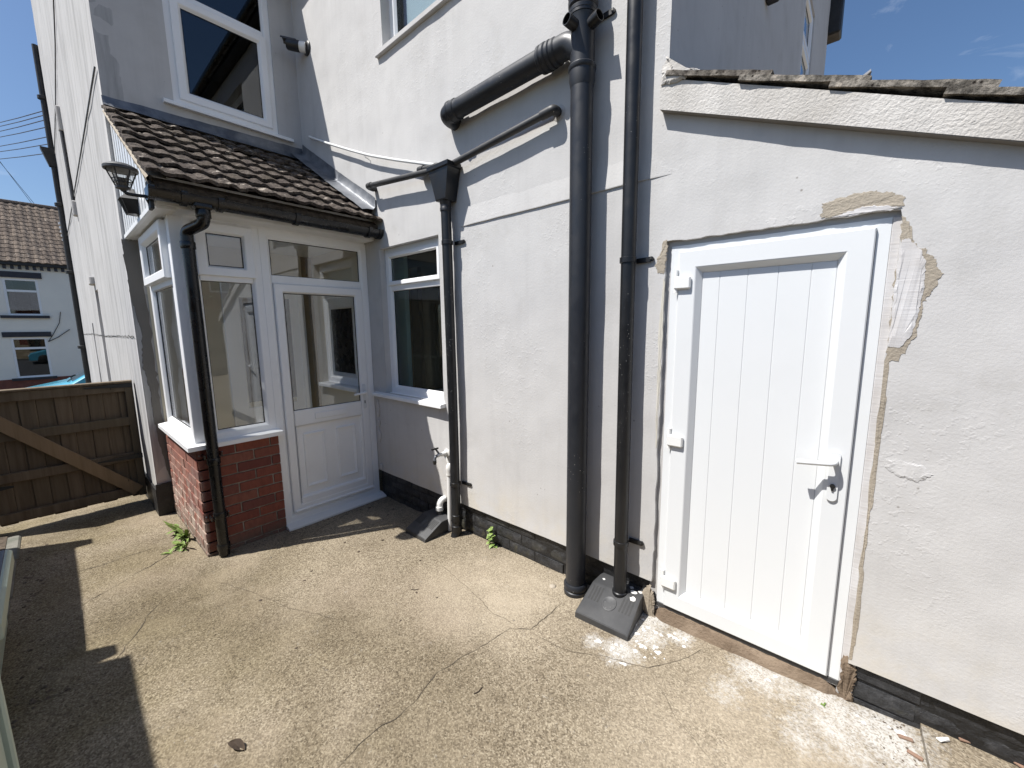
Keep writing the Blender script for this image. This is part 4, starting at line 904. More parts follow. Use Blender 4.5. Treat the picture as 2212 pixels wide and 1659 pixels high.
MB().tube([(-2.335, YA-.09, .55), (-2.335, YA-.115, .548), (-2.335, YA-.122, .515)], .011, 10, True, .012).build('spout', 'lead', tp, 50); MB().lathe((-2.335, YA-.122, .52), (0, 0, -1), [(.014, 0), (.014, .014), (.010, .03)], 10).build('spout', 'iron', tp, 40)
MB().tube([(-2.335, YA-.075, .555), (-2.345, YA-.10, .60)], .008, 8).build('spindle', 'lead', tp); MB().ubox(lambda u, v, n: (-2.347+u*.9, YA-.102-u*.3, .602+v), -.032, .032, -.006, .006, 0, .008, .003).add([(p[0]-2.345, p[1]+YA-.108, p[2]+.604) for p in MB().box(-.006, .006, -.03, .03, -.005, .005).v], MB().box(-.006, .006, -.03, .03, -.005, .005).f).build('tap_handle', 'iron', tp)
wb = thing('waste_bend', 'white and grey plastic waste bend dropping into drain cover from plinth', 'pipe', (-2.39, 1.86, 0))
MB().tube([(-2.385, YA+.03, .165), (-2.385, 1.865, .168), (-2.385, 1.860, .03)], .0245, 14, True, .04).build('pipe', 'upvc_old', wb, 50); MB().lathe((-2.385, 1.86, .09), (0, 0, 1), [(.025, 0), (.029, .003), (.029, .03), (.025, .034)], 14).build('collar', 'white_pipe', wb, 40); MB().tube([(-2.385, 1.86, .088), (-2.385, 1.86, .0)], .0255, 14).build('pipe', 'pipe_grey', wb, 50)

# ================================================================== things on the walls
sc_ = thing('security_camera', 'black and white bullet security camera high in the wall corner', 'camera', (-4.20, YA, 4.10))
bp = Vector((-4.17, YA, 4.105)); MB().lathe(bp, (0, -1, 0), [(.062, 0), (.062, .012), (.052, .02), (.02, .022)], 22).build('base_plate', 'black_plastic', sc_, 40)
d = Vector((-.62, -.75, .12)).normalized(); MB().lathe(bp+Vector((0, -.015, 0)), d, [(.045, 0), (.044, .055), (.040, .06)], 20).build('mount', 'white_pipe', sc_, 40)
MB().lathe(bp+Vector((0, -.015, 0))+d*.055, d, [(.046, 0), (.047, .02), (.047, .10), (.042, .112), (.03, .113), (.028, .105), (.001, .104)], 20).build('camera_body', 'black_plastic', sc_, 40)
MB().add([tuple(bp+Vector((0, -.015, 0))+d*a+Vector((.75, -.62, 0)).normalized()*b+Vector((0, 0, 1))*c) for a in (.08, .21) for b, c in ((-.045, .02), (-.034, .042), (0, .052), (.034, .042), (.045, .02))], [(i, i+1, i+6, i+5) for i in range(4)]).build('sun_hood', 'black_plastic', sc_)
# lantern on the porch corner
lt = thing('wall_lantern', 'grey framed glass lantern on a black arm at the porch corner', 'lantern', (-3.14, .495, 2.28))
MB().ubox(lambda u, v, n: (u, .485-n, v), -3.19, -3.12, 2.19, 2.345, -.005, .014, .004).build('back_plate', 'iron', lt)
MB().tube([(-3.155, .482, 2.30), (-3.165, .44, 2.288), (-3.20, .36, 2.298), (-3.205, .345, 2.315)], [.013]*8+[.009]*14, 10, True, .03, 6).build('arm', 'iron', lt, 50) if False else MB().tube([(-3.155, .482, 2.262), (-3.17, .44, 2.258), (-3.19, .385, 2.262), (-3.195, .375, 2.28)], .009, 10, True, .03, 6).build('arm', 'iron', lt, 50)
MB().tube([(-3.155, .478, 2.29), (-3.155, .462, 2.25), (-3.155, .478, 2.215)], .009, 8, True, .015).build('arm', 'iron', lt, 50)
c = Vector((-3.195, .375, 2.275)); LS = .72
def lring(r, z, n=6): return [tuple(c+Vector((LS*r*math.cos(math.pi/6+2*math.pi*i/n), LS*r*math.sin(math.pi/6+2*math.pi*i/n), LS*z))) for i in range(n)]
m = MB(); lo, hi = lring(.042, .028), lring(.088, .150); m.v = lo+hi; m.f = [(i, (i+1) % 6, 6+(i+1) % 6, 6+i) for i in range(6)]; m.build('glass', 'glass_lamp', lt)
MB().lathe(c, (0, 0, 1), [(LS*p, LS*q) for p, q in [(.012, -.005), (.02, .005), (.030, .012), (.046, .016), (.047, .030), (.040, .032)]], 12).build('cup', 'lamp_grey', lt, 40)
for a, b in zip(lo, hi): MB().tube([a, b], .0036, 6).build('rib', 'iron', lt)
for z, r_ in ((.060, .053), (.082, .0615)):
    q = lring(r_+.003, z); MB().tube(q+[q[0]], .0026, 6, False).build('band', 'iron', lt)
MB().lathe(c, (0, 0, 1), [(LS*p, LS*q) for p, q in [(.100, .146), (.104, .150), (.104, .168), (.097, .176), (.07, .192), (.035, .202), (.004, .206)]], 18).build('cap', 'lamp_grey', lt, 40); MB().lathe(c, (0, 0, 1), [(LS*p, LS*q) for p, q in [(.026, .03), (.027, .085), (.022, .092), (.001, .093)]], 14).build('lamp_holder', 'iron', lt, 40)
so_ = thing('solar_light', 'small black half-lantern fixed to the white cladding under the lantern', 'light', (-3.72, .495, 2.28))
C2 = lambda u, v, n: (-3.72+u, .4900-n, 2.32+v)
MB().add([C2(*p) for p in ((-.05, -.06, 0), (.05, -.06, 0), (.07, .03, 0), (-.07, .03, 0), (-.03, -.06, .05), (.03, -.06, .05), (.045, .03, .075), (-.045, .03, .075))], [(0, 1, 5, 4), (4, 5, 6, 7), (1, 2, 6, 5), (0, 4, 7, 3), (2, 3, 7, 6)]).build('lamp_glass', 'black_plastic', so_)
MB().add([C2(*p) for p in ((-.075, .028, 0), (.075, .028, 0), (.05, .028, .085), (-.05, .028, .085), (0, .105, 0), (0, .105, .01))], [(0, 1, 2, 3), (0, 3, 5, 4), (1, 4, 5, 2), (2, 5, 3), (0, 4, 1)]).build('roof_cap', 'iron', so_)
for a, b in (((-.03, -.06, .051), (-.045, .03, .076)), ((.03, -.06, .051), (.045, .03, .076)), ((-.03, -.06, .051), (.03, -.06, .051)), ((0, -.06, .05), (0, .03, .076))): MB().tube([C2(*a), C2(*b)], .004, 6).build('bar', 'iron', so_)
# bits on the long side wall
for nm, x_, z_, lbl, w_, h_ in (('vent', -7.44, 2.13, 'small rendered vent hood above the narrow recess on the side wall', .22, .10), ('vent', -8.38, 3.18, 'grey block half way up the side wall beside the cable', .10, .20), ('vent', -8.62, 4.40, 'uppermost grey block on the side wall above the cable bend', .10, .32)):
    MB().box(x_-w_/2, x_+w_/2, YC-.045, YC+.02, z_-h_/2, z_+h_/2, .012).build(nm, 'sealant', house)
MB().tube([(-8.60, YC-.02, 4.25), (-8.40, YC-.02, 3.28)], .02, 8).build('conduit', 'pipe_grey', house, 50)
cb = thing('cable', 'thin dark cable sloping across the sunlit side wall', 'cable', (-8.5, YC, 3.3))
MB().tube([(-4.50, YC-.012, 3.45), (-6.2, YC-.012, 3.40), (-8.5, YC-.012, 3.34), (-10.4, YC-.012, 3.28), (-11.25, YC-.014, 3.25)], .006, 6).build('wire', 'pipe_grey', cb)
cb2 = thing('cable', 'thin dark cable hanging upright on the sunlit side wall from the top', 'cable', (-7, YC, 5))
MB().tube([(-6.5, YC-.012, 5.2), (-7.6, YC-.012, 4.9), (-9.0, YC-.012, 4.75), (-11.2, YC-.012, 4.65)], .006, 6).build('wire', 'pipe_grey', cb2)
ep = thing('downpipe', 'black downpipe at the far end of the sunlit side wall', 'downpipe', (-11.36, .42, -.4))
MB().tube([(-11.34, .44, -.5), (-11.34, .44, 6.45)], .042, 12).build('pipe', 'iron', ep, 50)
MB().add(ring(-11.42, -11.26, .30, .46, 4.75)+ring(-11.39, -11.29, .38, .47, 4.45), [(0, 1, 2, 3), (0, 1, 5, 4), (1, 2, 6, 5), (2, 3, 7, 6), (3, 0, 4, 7)]).build('hopper', 'iron', ep)
for z in (1.2, 2.6, 3.8, 5.6): MB().lathe((-11.34, .43, z), (0, 0, 1), [(.056, -.03), (.065, -.025), (.065, .025), (.056, .03)], 12).build('collar', 'iron', ep)

# ================================================================== gate and boundary
gt = thing('gate', 'brown wooden ledged and braced gate between the house and the boundary', 'gate', (-5.0, 0, -.06))
GX = -5.0; gy = [-.40+i*.0965 for i in range(9)]
for i in range(9):
    y0 = -.405+.0955*i-(.004 if i % 2 else 0); y1 = y0+.0945+(.008 if i % 2 else 0)
    MB().box(GX-.02-(.010 if i % 2 else 0), GX-(.006 if i % 2 else 0), y0, min(y1, .452), -.022+fr(-.006, .006), 1.03, .007).build('plank', 'wood', gt)
for z in (.04, .36, .69, 1.0):
    MB().box(GX+.006, GX+.036, -.405, .455, z-.038, z+.038, .004).build('ledge', 'wood', gt)
MB().box(GX+.006, GX+.038, .405, .455, -.02, 1.04, .004).build('stile', 'wood', gt)
a = Vector((0, -.40, .90)); b = Vector((0, .40, .04)); q = (b-a).normalized(); n_ = Vector((0, -q.z, q.y))*.045
MB().add([(GX+x_, p.y, p.z) for x_ in (.037, .062) for p in (a+n_, b+n_, b-n_, a-n_)], [(0, 1, 2, 3), (7, 6, 5, 4), (0, 4, 5, 1), (1, 5, 6, 2), (2, 6, 7, 3), (3, 7, 4, 0)]).build('brace', 'wood_pale', gt)
MB().box(GX-.03, GX+.05, -.41, .46, 1.038, 1.058, .004).build('top_rail', 'wood', gt)
for y0, y1, z in ((.46, .16, 1.018), (.46, .17, .365), (-.42, -.30, .30)):
    MB().add([(GX+x_, p[0], p[1]) for x_ in (.0635 if z < .9 else .038, .069 if z < .9 else .044) for p in ((y0, z-.022), (y1, z-.006), (y1, z+.006), (y0, z+.022))], [(0, 1, 2, 3), (7, 6, 5, 4), (0, 4, 5, 1), (1, 5, 6, 2), (2, 6, 7, 3), (3, 7, 4, 0)]).build('strap_hinge', 'iron', gt)
for z in (.72, 1.01): MB().box(GX+.038, GX+.055, -.43, -.345, z-.016, z+.016, .004).build('bolt', 'iron', gt)
pst = tag(MB().box(GX-.05, GX+.05, -.53, -.425, -.15, 1.15, .006).build('gate_post', 'iron'), 'dark gate post at the left end of the wooden gate', 'post')
tag(MB().box(GX-.045, GX+.03, .458, .4605+.0, .05, 1.06, .001).build('gate_stop', 'wood'), 'narrow timber batten on the house wall at the gate hinge side', 'batten')
# boundary fence, low panel then a taller one, post caps standing up
def fence(x0, x1, h, label, dark='wood'):
    f = thing('fence', label, 'fence', (x0, -1.0, 0), 'close board fence along the yard'); x = x0; i = 0
    while x < x1-.03:
        MB().box(x, min(x+.118, x1), -1.0-(.012 if i % 2 else 0), -1.014-(.012 if i % 2 else 0), zg(x)-.02, h, .002).build('plank', dark, f); x += .112; i += 1
    for z in (.25, h/2, h-.2): MB().box(x0, x1, -1.065, -1.028, z-.04, z+.04).build('rail', dark, f)
    MB().box(x0, x1, -1.05, -.985, h, h+.022).build('cap_rail', dark, f)
    return f
fence(-4.84, -3.30, 1.76, 'lower close board fence panel next to the gate post'); fence(-3.18, 8.9, 2.04, 'taller close board fence running on from the lower panel', 'wood_pale')
for x_, h_ in ((-4.88, 1.90), (-3.24, 1.92)): tag(MB().box(x_-.05, x_+.05, -1.05, -.95, -.15, h_, .006).build('fence_post', 'wood'), 'fence post rising by the %s' % ('gate end' if x_ < -4 else 'step between low and tall panels'), 'post')
# stone edging and soil along the left border
for i, (x0, x1) in enumerate(((-4.85, -4.36), (-4.32, -3.72), (-3.69, -3.0), (-2.97, -2.3))):
    tag(MB().box(x0, x1, -.385+.006*i, -.305-.006*i, -.14, -.066+.004*(i % 2), .010).build('edging_stone', 'kerb_stone'), ['edging stone nearest the gate, in the left border', 'second edging stone from the gate, beside the pale green chest', 'third edging stone from the gate along the left border', 'edging stone nearest the camera along the left border'][i], 'edging stone', 'edging stones of the border')
tag(MB().box(-4.9, -2.2, -.96, -.372, -.16, -.062).build('soil_bed', 'soil'), 'dark soil bed behind the edging stones on the left', 'soil bed')
ch = thing('storage_chest', 'pale green low storage chest with grey lid at the left edge', 'chest', (-3.2, -.55, -.06))
MB().box(-3.36, -2.55, -.90, -.31, -.06, .255, .012).build('body', 'pale_green', ch); MB().box(-3.37, -2.51, -.93, -.250, .262, .352, .014).build('lid', 'pale_green', ch); MB().box(-3.35, -2.54, -.90, -.272, .348, .356, .003).build('lid_top', 'grey_panel', ch)
cbn = thing('storage_cabinet', 'pale green upright cabinet corner at the lower left picture edge', 'cabinet', (-.9, -.45, -.03))
MB().box(-1.26, -.55, -.80, -.16, -.03, .98, .01).build('body', 'pale_green', cbn); MB().box(-1.275, -1.245, -.170, -.140, -.03, .99, .004).build('corner_post', 'pale_green', cbn); MB().box(-1.28, -.54, -.81, -.135, .98, 1.01, .006).build('lid', 'pale_green', cbn); MB().box(-1.24, -.9, -.159, -.150, .05, .93, .003).build('door', 'pale_green', cbn)

# raised slab of old concrete at the right
m = MB()
P_ = [(.275, 1.975), (.285, 1.75), (.30, 1.2), (.9, 1.0), (2.2, 1.0), (2.2, 1.975)]
m.prism(lambda u, v, h: (u, v, h), P_, -.05, .048); sb_ = tag(m.build('concrete_slab', 'concrete'), 'raised rough concrete slab edge at the bottom right by the plinth', 'slab')
# rubbish in the joint along the plinth
m = MB(); random.seed(11)
def clod(m, x, y, z, r):
    n = 6; a0 = fr(0, 6); vs = []
    for k in range(n):
        a = a0+2*math.pi*k/n; q = r*fr(.6, 1.2); vs.append((x+q*math.cos(a), y+q*math.sin(a), z))
    vs += [(x+(p[0]-x)*.6, y+(p[1]-y)*.6, z+r*fr(.25, .6)) for p in vs]
    m.add(vs, [(i, (i+1) % n, n+(i+1) % n, n+i) for i in range(n)]+[tuple(range(n, 2*n))])
for i in range(70):
    x = fr(.2, .29)+fr(0, .06); y = fr(1.6, 1.93); clod(m, x-.05, y, gz(x, y)-.001, fr(.0015, .005))
for i in range(160):
    x = fr(-3.2, -.75); y = YA+.02-abs(random.gauss(0, .012)); clod(m, x, y, gz(x, y)-.002, fr(.002, .008))
for i in range(120):
    x = fr(-.7, .1); y = YA-.055-abs(random.gauss(0, .02)); clod(m, x, y, gz(x, y)-.002, fr(.0015, .004))
for i in range(170):
    y = fr(.64, 1.9); x = -3.29+abs(random.gauss(0, .05)); clod(m, x, y, gz(x, y)-.002, fr(.002, .009))
for i in range(140):
    x = fr(-4.6, -2.4); y = -.27+abs(random.gauss(0, .06)); clod(m, x, y, gz(x, y)-.002, fr(.003, .014))
dirt = m.build('dirt', 'soil', None, None, (0, 0, 0), 'stuff'); dirt['label'] = 'crumbs of soil and dirt along the edges of the yard'; dirt['category'] = 'dirt'
# loose pebbles and scraps that can be told apart
def pebble(x, y, r, mat, name, label, cat, group, flat=.6):
    m = MB(); m.lathe((x, y, gz(x, y)-r*.15), (fr(-.2, .2), fr(-.2, .2), 1), [(r*.5, 0), (r, r*.3*flat), (r*.85, r*.8*flat), (r*.3, r*1.1*flat), (.0002, r*1.13*flat)], 8)
    c = Vector((x, y, gz(x, y))); m.v = [tuple(c+(Vector(p)-c)*(1+.35*nz1(Vector(p)*3, 40))) for p in m.v]
    return tag(m.build(name, mat, None, 50), label, cat, group)
for x, y, r in ((-2.554, 1.27, .010), (-2.557, 1.461, .011), (-2.758, 1.271, .009), (-2.652, 1.612, .008), (-3.174, 1.704, .012), (-2.975, 1.819, .010), (-2.916, 1.727, .008), (-2.509, .642, .009), (-1.96, .627, .007), (-2.575, .956, .008), (-2.501, .883, .008), (-2.111, 1.47, .008), (-1.852, 1.254, .007), (-1.726, 1.061, .006), (-1.72, 1.30, .006), (-1.362, .72, .004), (-.939, 1.221, .004)):
    pebble(x, y, r, 'dead_leaf', 'dirt_clod', 'small dark clod of dirt lying loose on the sunlit concrete yard', 'clod', 'dark clods on the yard')
for x, y, r in ((-2.971, .847, .009), (-2.792, 1.124, .010), (-.782, 1.38, .006), (-.241, 1.79, .008), (-1.257, 1.437, .006)):
    pebble(x, y, r, 'pebble', 'pebble', 'small pale pebble lying loose on the concrete yard', 'pebble', 'pale pebbles on the yard')
pebble(-1.262, 1.80, .022, 'mortar_brown', 'stone_chip', 'pale stone chip beside the foot of the thick soil pipe', 'stone chip', None, .5)
for (x, y, l, r), lb in zip(((.42, 1.955, .13, .3), (.50, 1.945, .06, -.5), (.235, 1.86, .05, .2), (.255, 1.80, .05, -.2), (.33, 1.90, .05, .8)), ('longest orange brick splinter on the slab at bottom right', 'short brick splinter at the end of the longest splinter', 'orange brick chip by the slab edge, upper of two', 'orange brick chip by the slab edge, lower of two', 'white plaster crumb on top of the slab edge')):
    z = .052 if x > .29 else gz(x, y); l *= .8; m = MB().box(-l/2, l/2, -.007, .007, 0, .008, .002); c_, s_ = math.cos(r), math.sin(r)
    tag(MB().add([(x+p[0]*c_-p[1]*s_*(1+nz1(p, 60)), y+p[0]*s_+p[1]*c_, z+p[2]) for p in m.v], m.f).build('brick_chip', 'chip' if 'white' not in lb else 'paint_white'), lb, 'brick chip')
m = MB(); lx, ly = -1.627, .275
for i in range(7):
    t = i/6; w_ = .018*math.sin(math.pi*min(1, t*.9+.08)); x = lx-.035+.07*t
    for s_ in (-1, 0, 1): m.v.append((x+.01*s_*s_, ly+.03*t+s_*w_, gz(lx, ly)+.004+.012*s_*s_+.008*math.sin(5*t)))
    if i: m.f += [(3*i-3, 3*i, 3*i+1, 3*i-2), (3*i-2, 3*i+1, 3*i+2, 3*i-1)]
tag(m.build('dead_leaf', 'dead_leaf', None, 60), 'curled dead brown leaf on the yard near the bottom of the picture', 'leaf')
for x, y, r in ((-1.9, 1.25, .4), (-1.1, 1.0, 1.2)):
    tag(MB().tube([(x, y, gz(x, y)+.003), (x+.02*math.cos(r), y+.02*math.sin(r), gz(x, y)+.004), (x+.045*math.cos(r+.3), y+.045*math.sin(r+.3), gz(x, y)+.003)], .0022, 5).build('twig', 'dead_leaf'), 'short dark twig on the concrete, %s one of two' % ('farther' if r < 1 else 'nearer'), 'twig')
# flaked white paint lying in front of the door: flat chips
random.seed(5)
# ---- weeds
def leaf_m(m, base, ang, l, w, up_, curl):
    d = Vector((math.cos(ang), math.sin(ang), 0)); s_ = Vector((-d.y, d.x, 0)); k = len(m.v); n = 6
    for i in range(n+1):
        t = i/n; p = Vector(base)+d*(l*t)+Vector((0, 0, up_*l*t-curl*l*t*t)); ww = w*math.sin(math.pi*min(1, .12+.88*t))**.8*(1+.25*math.sin(9*t*math.pi))
        for q in (-1, 0, 1): m.v.append(tuple(p+s_*ww*q+Vector((0, 0, .25*ww*abs(q)))))
        if i:
            b_ = k+3*i; m.f += [(b_-3, b_, b_+1, b_-2), (b_-2, b_+1, b_+2, b_-1)]
def weed(x, y, z, n, l, label, spread=6.28, a0=0, up_=.9, name='weed'):
    t = thing(name, label, 'weed', (x, y, z)); 
    for i in range(n):
        m = MB(); r = fr(0, .03); a = a0+spread*fr(0, 1); leaf_m(m, (x+r*math.cos(a*3), y+r*math.sin(a*3), z), a, l*fr(.5, 1.15), l*fr(.06, .11), up_*fr(.3, 1.6), fr(.2, 1.1)); m.build('leaf', 'leaf', t, 60)
    return t
weed(-3.80, .535, -.085, 26, .11, 'leafy green weed growing against the sunlit brick side of the porch', 3.3, 3.1, 1.1); weed(-3.66, .50, -.085, 26, .10, 'second green weed at the brick porch side, nearer the corner', 3.3, 3.1, .8); weed(-3.95, .53, -.085, 12, .13, 'small weed at the brick side, nearest the gate', 3.2, 3.1, 1.)
weed(-3.62, .43, -.085, 9, .09, 'low flat weed on the crack in front of the brick side', 6.28, 0, .5)
w2_ = thing('weed', 'small bright green weed sprouting from black plinth right of the hopper pipe', 'weed', (-1.86, 1.93, 0))
for i in range(26):
    m = MB(); z = fr(-.035, .10); leaf_m(m, (-1.862+fr(-.02, .02), 1.925-fr(0, .03), z), fr(3.3, 6.1), fr(.022, .04), fr(.009, .015), fr(-.1, .7), fr(.1, .6)); m.build('leaf', 'leaf', w2_, 60)
MB().tube([(-1.862, 1.93, -.05), (-1.865, 1.915, .03), (-1.858, 1.91, .10)], .002, 5).build('stem', 'leaf', w2_)
weed(.008, 1.862, .012, 6, .035, 'tiny green seedling at the foot of the white door frame', 6.28, 0, .5)

# ================================================================== street and houses beyond
hb = lambda y, z: (y*1.4, 1.5+(z-1.5)*1.4)
fh = thing('terraced_house', 'far cream terraced house with dark lintels and brown tiled roof', 'house', (-28, 0, -1.5)); FX = -28
H = lambda u, v, n: (FX+n, u, v)
W1 = (-.985, .015, 2.22, 3.80); W2 = (-1.045, .0, -.52, 1.25)
sheet(H, -9, 7, -1.9, 4.36, [W1, W2], 1.2, .12, 0).build('wall', 'far_render', fh)
MB().box(FX-.05, FX+.04, -9, 7, -1.9, -.56).build('brick_base', 'brick_far', fh)
def farwin(q, tr, name):
    wv = MB().loft(lambda u, v, n: H(u, v, n-.06), q[0], q[1], q[2], q[3], [(0, 0), (0, .03), (.075, .03), (.08, .0)]).build('window', 'upvc', fh); MB().box(FX-.07, FX-.03, q[0]+.07, q[1]-.07, tr-.045, tr+.045).build('transom', 'upvc', wv)
    for a, b in ((q[2]+.08, tr-.045), (tr+.045, q[3]-.08)): MB().box(FX-.066, FX-.06, q[0]+.08, q[1]-.08, a, b).build('pane', 'glass_dark', wv)
    return wv
a_ = farwin(W1, 3.28, 'u'); b_ = farwin(W2, .78, 'l')
for q, k in ((W1, a_), (W2, b_)):
    MB().box(FX-1.2, FX-1.18, q[0]-.3, q[1]+.3, q[2]-.3, q[3]+.3).build('back_wall', 'dark_room', k)
    for y0, y1 in ((q[0]+.05, q[0]+.28), (q[1]-.30, q[1]-.05)):
        if q is W1: MB().box(FX-.22, FX-.2, y0, y1, q[2], q[3]).build('curtain', 'curtain', k)
for (y1, z0, z1) in ((.155, 3.84, 4.09), (.155, 1.28, 1.50)): MB().box(FX, FX+.05, -1.25, y1, z0, z1).build('lintel', 'navy', fh)
MB().box(FX, FX+.10, -1.2, .20, 2.10, 2.22).build('sill', 'navy', fh); MB().box(FX, FX+.10, -1.2, .12, -.63, -.52).build('sill', 'navy', fh)
for i in range(24): MB().box(FX, FX+.10, -3.0+.21*i, -2.90+.21*i, 4.20, 4.36).build('dentil', 'navy', fh)
MB().box(FX, FX+.22, -9, 7, 4.36, 4.50).build('gutter', 'iron', fh)
ra = math.atan2(3.2, 3.6); rfh = MB().add([(FX+.2, -9, 4.46), (FX+.2, 7, 4.46), (FX-3.6, 7, 7.62), (FX-3.6, -9, 7.62)], [(0, 1, 2, 3)]).build('roof', 'tile_far', fh)
m = MB(); nv = 8
for top in (1, 0):
    for i in range(2):
        for j in range(nv+1): v = .26*j/nv; m.v.append((.36*i, v, .035*math.sin(math.pi*min(1, (j/nv)/.7)) if j/nv < .7 else 0)); m.v[-1] = (m.v[-1][0], m.v[-1][1], m.v[-1][2]+(.04 if top else 0))
for s_ in (0, 1): m.f += [tuple(s_*18+q for q in (j, j+1, 9+j+1, 9+j)) for j in range(nv)]
m.f += [(9+j, 10+j, 28+j, 27+j) for j in range(nv)]
FT = mesh_only(m, 'tile', 'tile_far', 50); L_ = math.hypot(3.8, 3.16); an = math.atan2(3.16, 3.8)
for r_ in range(15):
    t = r_*.33
    for c_ in range(15): piece('tile', FT, rfh, (FX-3.6+t*math.cos(an), -2.35+.265*c_, 7.64-t*math.sin(an)), (0, an-.06, 0))
MB().tube([(FX-3.6, -9, 7.68), (FX-3.6, 7, 7.68)], .12, 8).build('ridge', 'tile_far', rfh)
for i in range(5): MB().box(FX-2.3+.28*i, FX-2.05+.28*i, 1.0, 1.14, 6.68-.233*i, 6.78-.233*i).build('white_slate', 'upvc_old', rfh)
dpf = [H(.55, 2.4, .03), H(.46, 1.9, .03), H(.2, 1.35, .03), H(.03, 1.05, .03)]
MB().tube(dpf, .012, 5).build('cable', 'iron', fh); MB().tube([H(.03, 1.05, .03), H(.35, 1.25, .03), H(.75, 1.6, .03)], .015, 5).build('cable', 'iron', fh)
# a parked car, only its bonnet and windscreen over the gate
car = thing('parked_car', 'light blue car parked in the street beyond the gate', 'car', (-14, .9, -.62)); CX = -14.0; gzc = -.64
pr = [(-1.0, .30), (-1.02, .55), (-.93, .70), (-.55, .84), (0.12, .98), (.80, 1.42), (1.0, 1.46), (1.9, 1.47), (2.6, 1.36), (2.95, 1.0), (3.0, .55), (2.95, .28)]
m = MB(); n = len(pr); xs_ = (-.86, -.80, 0, .80, .86)
for x in xs_:
    for y, z in pr:
        tw = 1-.16*max(0, (z-.95)/.5); m.v.append((CX+x*tw, y+.09, gzc+z-(.04 if abs(x) > .83 else 0)+(.02 if x == 0 else 0)))
for i in range(4):
    for j in range(n-1): m.f.append((i*n+j, i*n+j+1, (i+1)*n+j+1, (i+1)*n+j))
m.f += [tuple(range(n)), tuple(range(5*n-1, 4*n-1, -1))]
body = m.build('body', 'car_paint', car, 35)
def cp(y, z, x, e=.012): tw = 1-.16*max(0, (z-.95)/.5); return (CX+x*tw, y+.09-e*.6, gzc+z+e+(.02*(1-abs(x)/.8)))
MB().add([cp(.18, 1.02, -.70), cp(.18, 1.02, 0), cp(.18, 1.02, .70), cp(.76, 1.395, .68), cp(.76, 1.395, 0), cp(.76, 1.395, -.68)], [(0, 1, 4, 5), (1, 2, 3, 4)]).build('windscreen', 'glass_car', car)
for s_ in (-1, 1):
    X = CX+s_*.80; MB().add([(X, .09+.45, gzc+1.02), (X, .09+2.55, gzc+1.02), (X-s_*.10, .09+2.3, gzc+1.36), (X-s_*.10, .09+.9, gzc+1.38)], [(0, 1, 2, 3)]).build('side_window', 'glass_car', car)
    for y in (-.35, 2.35):
        wl = MB().lathe((CX+s_*.70, y+.09, gzc+.31), (s_, 0, 0), [(.31, 0), (.32, .03), (.32, .15), (.28, .18), (.20, .17), (.001, .16)], 20).build('wheel', 'iron', car, 40)
    MB().box(CX+s_*.62-.14, CX+s_*.62+.14, -.93, -.84, gzc+.50, gzc+.62, .02).build('headlight', 'upvc', car)
MB().tube([(CX+.5, .20, gzc+1.02), (CX+.1, .28, gzc+1.06)], .012, 5).build('wiper', 'iron', car)
# overhead wires
for i, (z0, z1, y0) in enumerate(((7.56, 5.05, -.2), (7.45, 4.98, -.22), (7.3, 4.9, -.24), (7.18, 4.78, -.26), (6.95, 4.62, -.28), (6.85, 4.5, -.29), (6.7, 4.35, -.3))):
    A_ = Vector((-40, -2.4-.1*i, 1.5+(z0-1.5)*2.05)); Z_ = Vector((-11.38, .42, z1+.35)); pts = [A_.lerp(Z_, t/10)+Vector((0, 0, -.5*math.sin(math.pi*t/10))) for t in range(11)]
    tag(MB().tube(pts, .008, 5).build('overhead_wire', 'iron'), '%s thin dark wire in the fan of seven reaching the house end' % ('topmost', 'second from top', 'third from top', 'middle', 'third from bottom', 'second from bottom', 'lowest')[i], 'wire', 'wires fanning to the house end')
for i in range(2): tag(MB().tube([(-34, -1.35+.08*i, 11.9-.4*i), (-33.5, .35+.1*i, 8.0)], .010, 5).build('overhead_wire', 'iron'), '%s thin steep wire rising behind the far tiled roof' % ('left', 'right')[i], 'wire', 'steep wires behind the far roof')
rd = struct(MB().add([(-24, -80, zg(-24)+.005), (-12, -80, zg(-12)+.005), (-12, 80, zg(-12)+.005), (-24, 80, zg(-24)+.005)], [(0, 1, 2, 3)]).build('road', 'asphalt'))
for x_ in (-24.15, -12.0): struct(MB().box(x_, x_+.15, -80, 80, zg(x_)-.1, zg(x_)+.12).build('kerb', 'kerb_stone'))

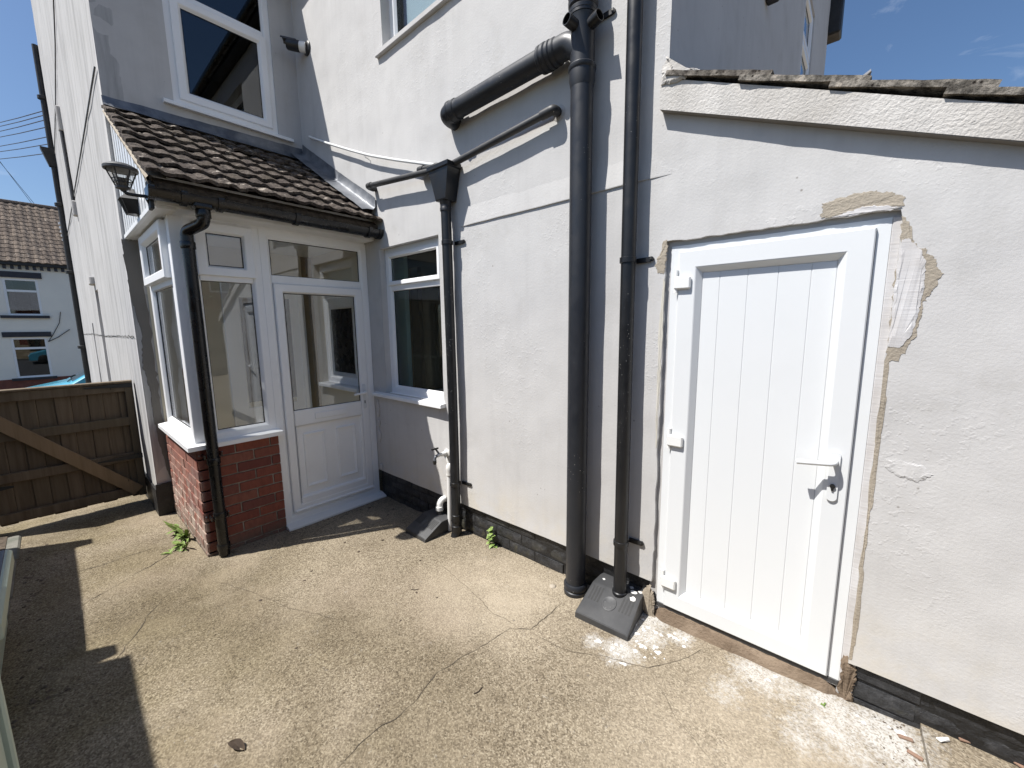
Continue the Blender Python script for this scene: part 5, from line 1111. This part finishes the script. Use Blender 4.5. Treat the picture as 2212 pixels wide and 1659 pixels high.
# ---- what the panes mirror: fence, hedge and a brick house to the right
def fence2():
    f = thing('fence', 'close board fence across the far right end of the yard', 'fence', (9.0, 0, 0)); y = -1.0; i = 0
    while y < 8.5: MB().box(9.0+(.012 if i % 2 else 0), 9.02+(.012 if i % 2 else 0), y, y+.135, -.02, 2.12, 0).build('plank', 'wood', f); y += .13; i += 1
    for z in (.3, 1.0, 1.7): MB().box(8.94, 8.995, -1, 8.5, z-.04, z+.04).build('rail', 'wood', f)
fence2()
hg = thing('hedge', 'green hedge behind the fence at the right end of the yard', 'hedge', (9.8, 2, 0)); random.seed(3); m = MB()
for i in range(2600):
    p = Vector((9.8+random.gauss(0, .3), fr(-.8, 8.3), fr(.9, 2.65)+.18*nz1((i*.1, 0, 0), 1))); a = Vector((fr(-1, 1), fr(-1, 1), fr(-1, 1))).normalized(); b = a.orthogonal().normalized(); s_ = fr(.03, .07)
    m.add([p+a*s_, p+b*s_*.6, p-a*s_, p-b*s_*.6], [(0, 1, 2, 3)])
m.build('foliage', 'hedge_leaf', hg); MB().box(9.65, 9.95, -.8, 8.3, 0, 2.2).build('stems', 'soil', hg)
bh = thing('brick_house', 'red brick house standing beyond the hedge, mirrored in the porch pane', 'house', (15, 4, 0))
BH = lambda u, v, n: (15-n, u, v)
bwn = [(4.9, 5.75, 3.15, 3.75), (1.4, 2.3, 3.15, 3.75), (4.6, 5.8, .7, 2.0), (1.2, 2.4, .7, 2.0)]
sheet(BH, -2, 9, -.1, 3.95, bwn, 1.5, .12, 0).build('wall', 'brick_far', bh)
for q in bwn:
    wv = MB().loft(lambda u, v, n: BH(u, v, n-.05), q[0], q[1], q[2], q[3], [(0, 0), (0, .03), (.07, .03), (.07, 0)]).build('window', 'upvc', bh); MB().box(15.05, 15.06, q[0], q[1], q[2], q[3]).build('pane', 'gloss_black', wv); MB().box(14.99, 15.04, (q[0]+q[1])/2-.03, (q[0]+q[1])/2+.03, q[2], q[3]).build('mullion', 'upvc', wv)
MB().add([(14.6, -2.3, 3.95), (14.6, 9.3, 3.95), (18.5, 9.3, 6.2), (18.5, -2.3, 6.2)], [(0, 1, 2, 3)]).build('roof', 'far_slate', bh); MB().box(14.6, 15, -2.2, 9.2, 3.86, 3.94).build('soffit', 'upvc', bh)
# tip of a neighbouring roof over the lean-to
nb = thing('outbuilding', 'tip of a neighbouring grey ribbed roof poking above the lean-to tiles', 'outbuilding', (-.6, 13.6, 0))
T_ = [(-.78, 6.45), (-.57, 7.13), (-.39, 7.235), (-.355, 6.45)]
MB().prism(lambda u, v, h: (u, h, v), T_, 13.0, 15.0).build('roof', 'far_slate', nb); MB().box(-.80, -.34, 13.05, 14.95, -.3, 6.46).build('wall', 'brick_far', nb)
for k in range(6):
    z = 6.52+.11*k; MB().tube([(-.56, 12.99, z+.02), (-.50, 12.99, z+.05), (-.44, 12.99, z+.05), (-.385, 12.99, z+.10)], .022, 6).build('rib', 'tile_grey', nb, 50)
bpy.context.view_layer.update()
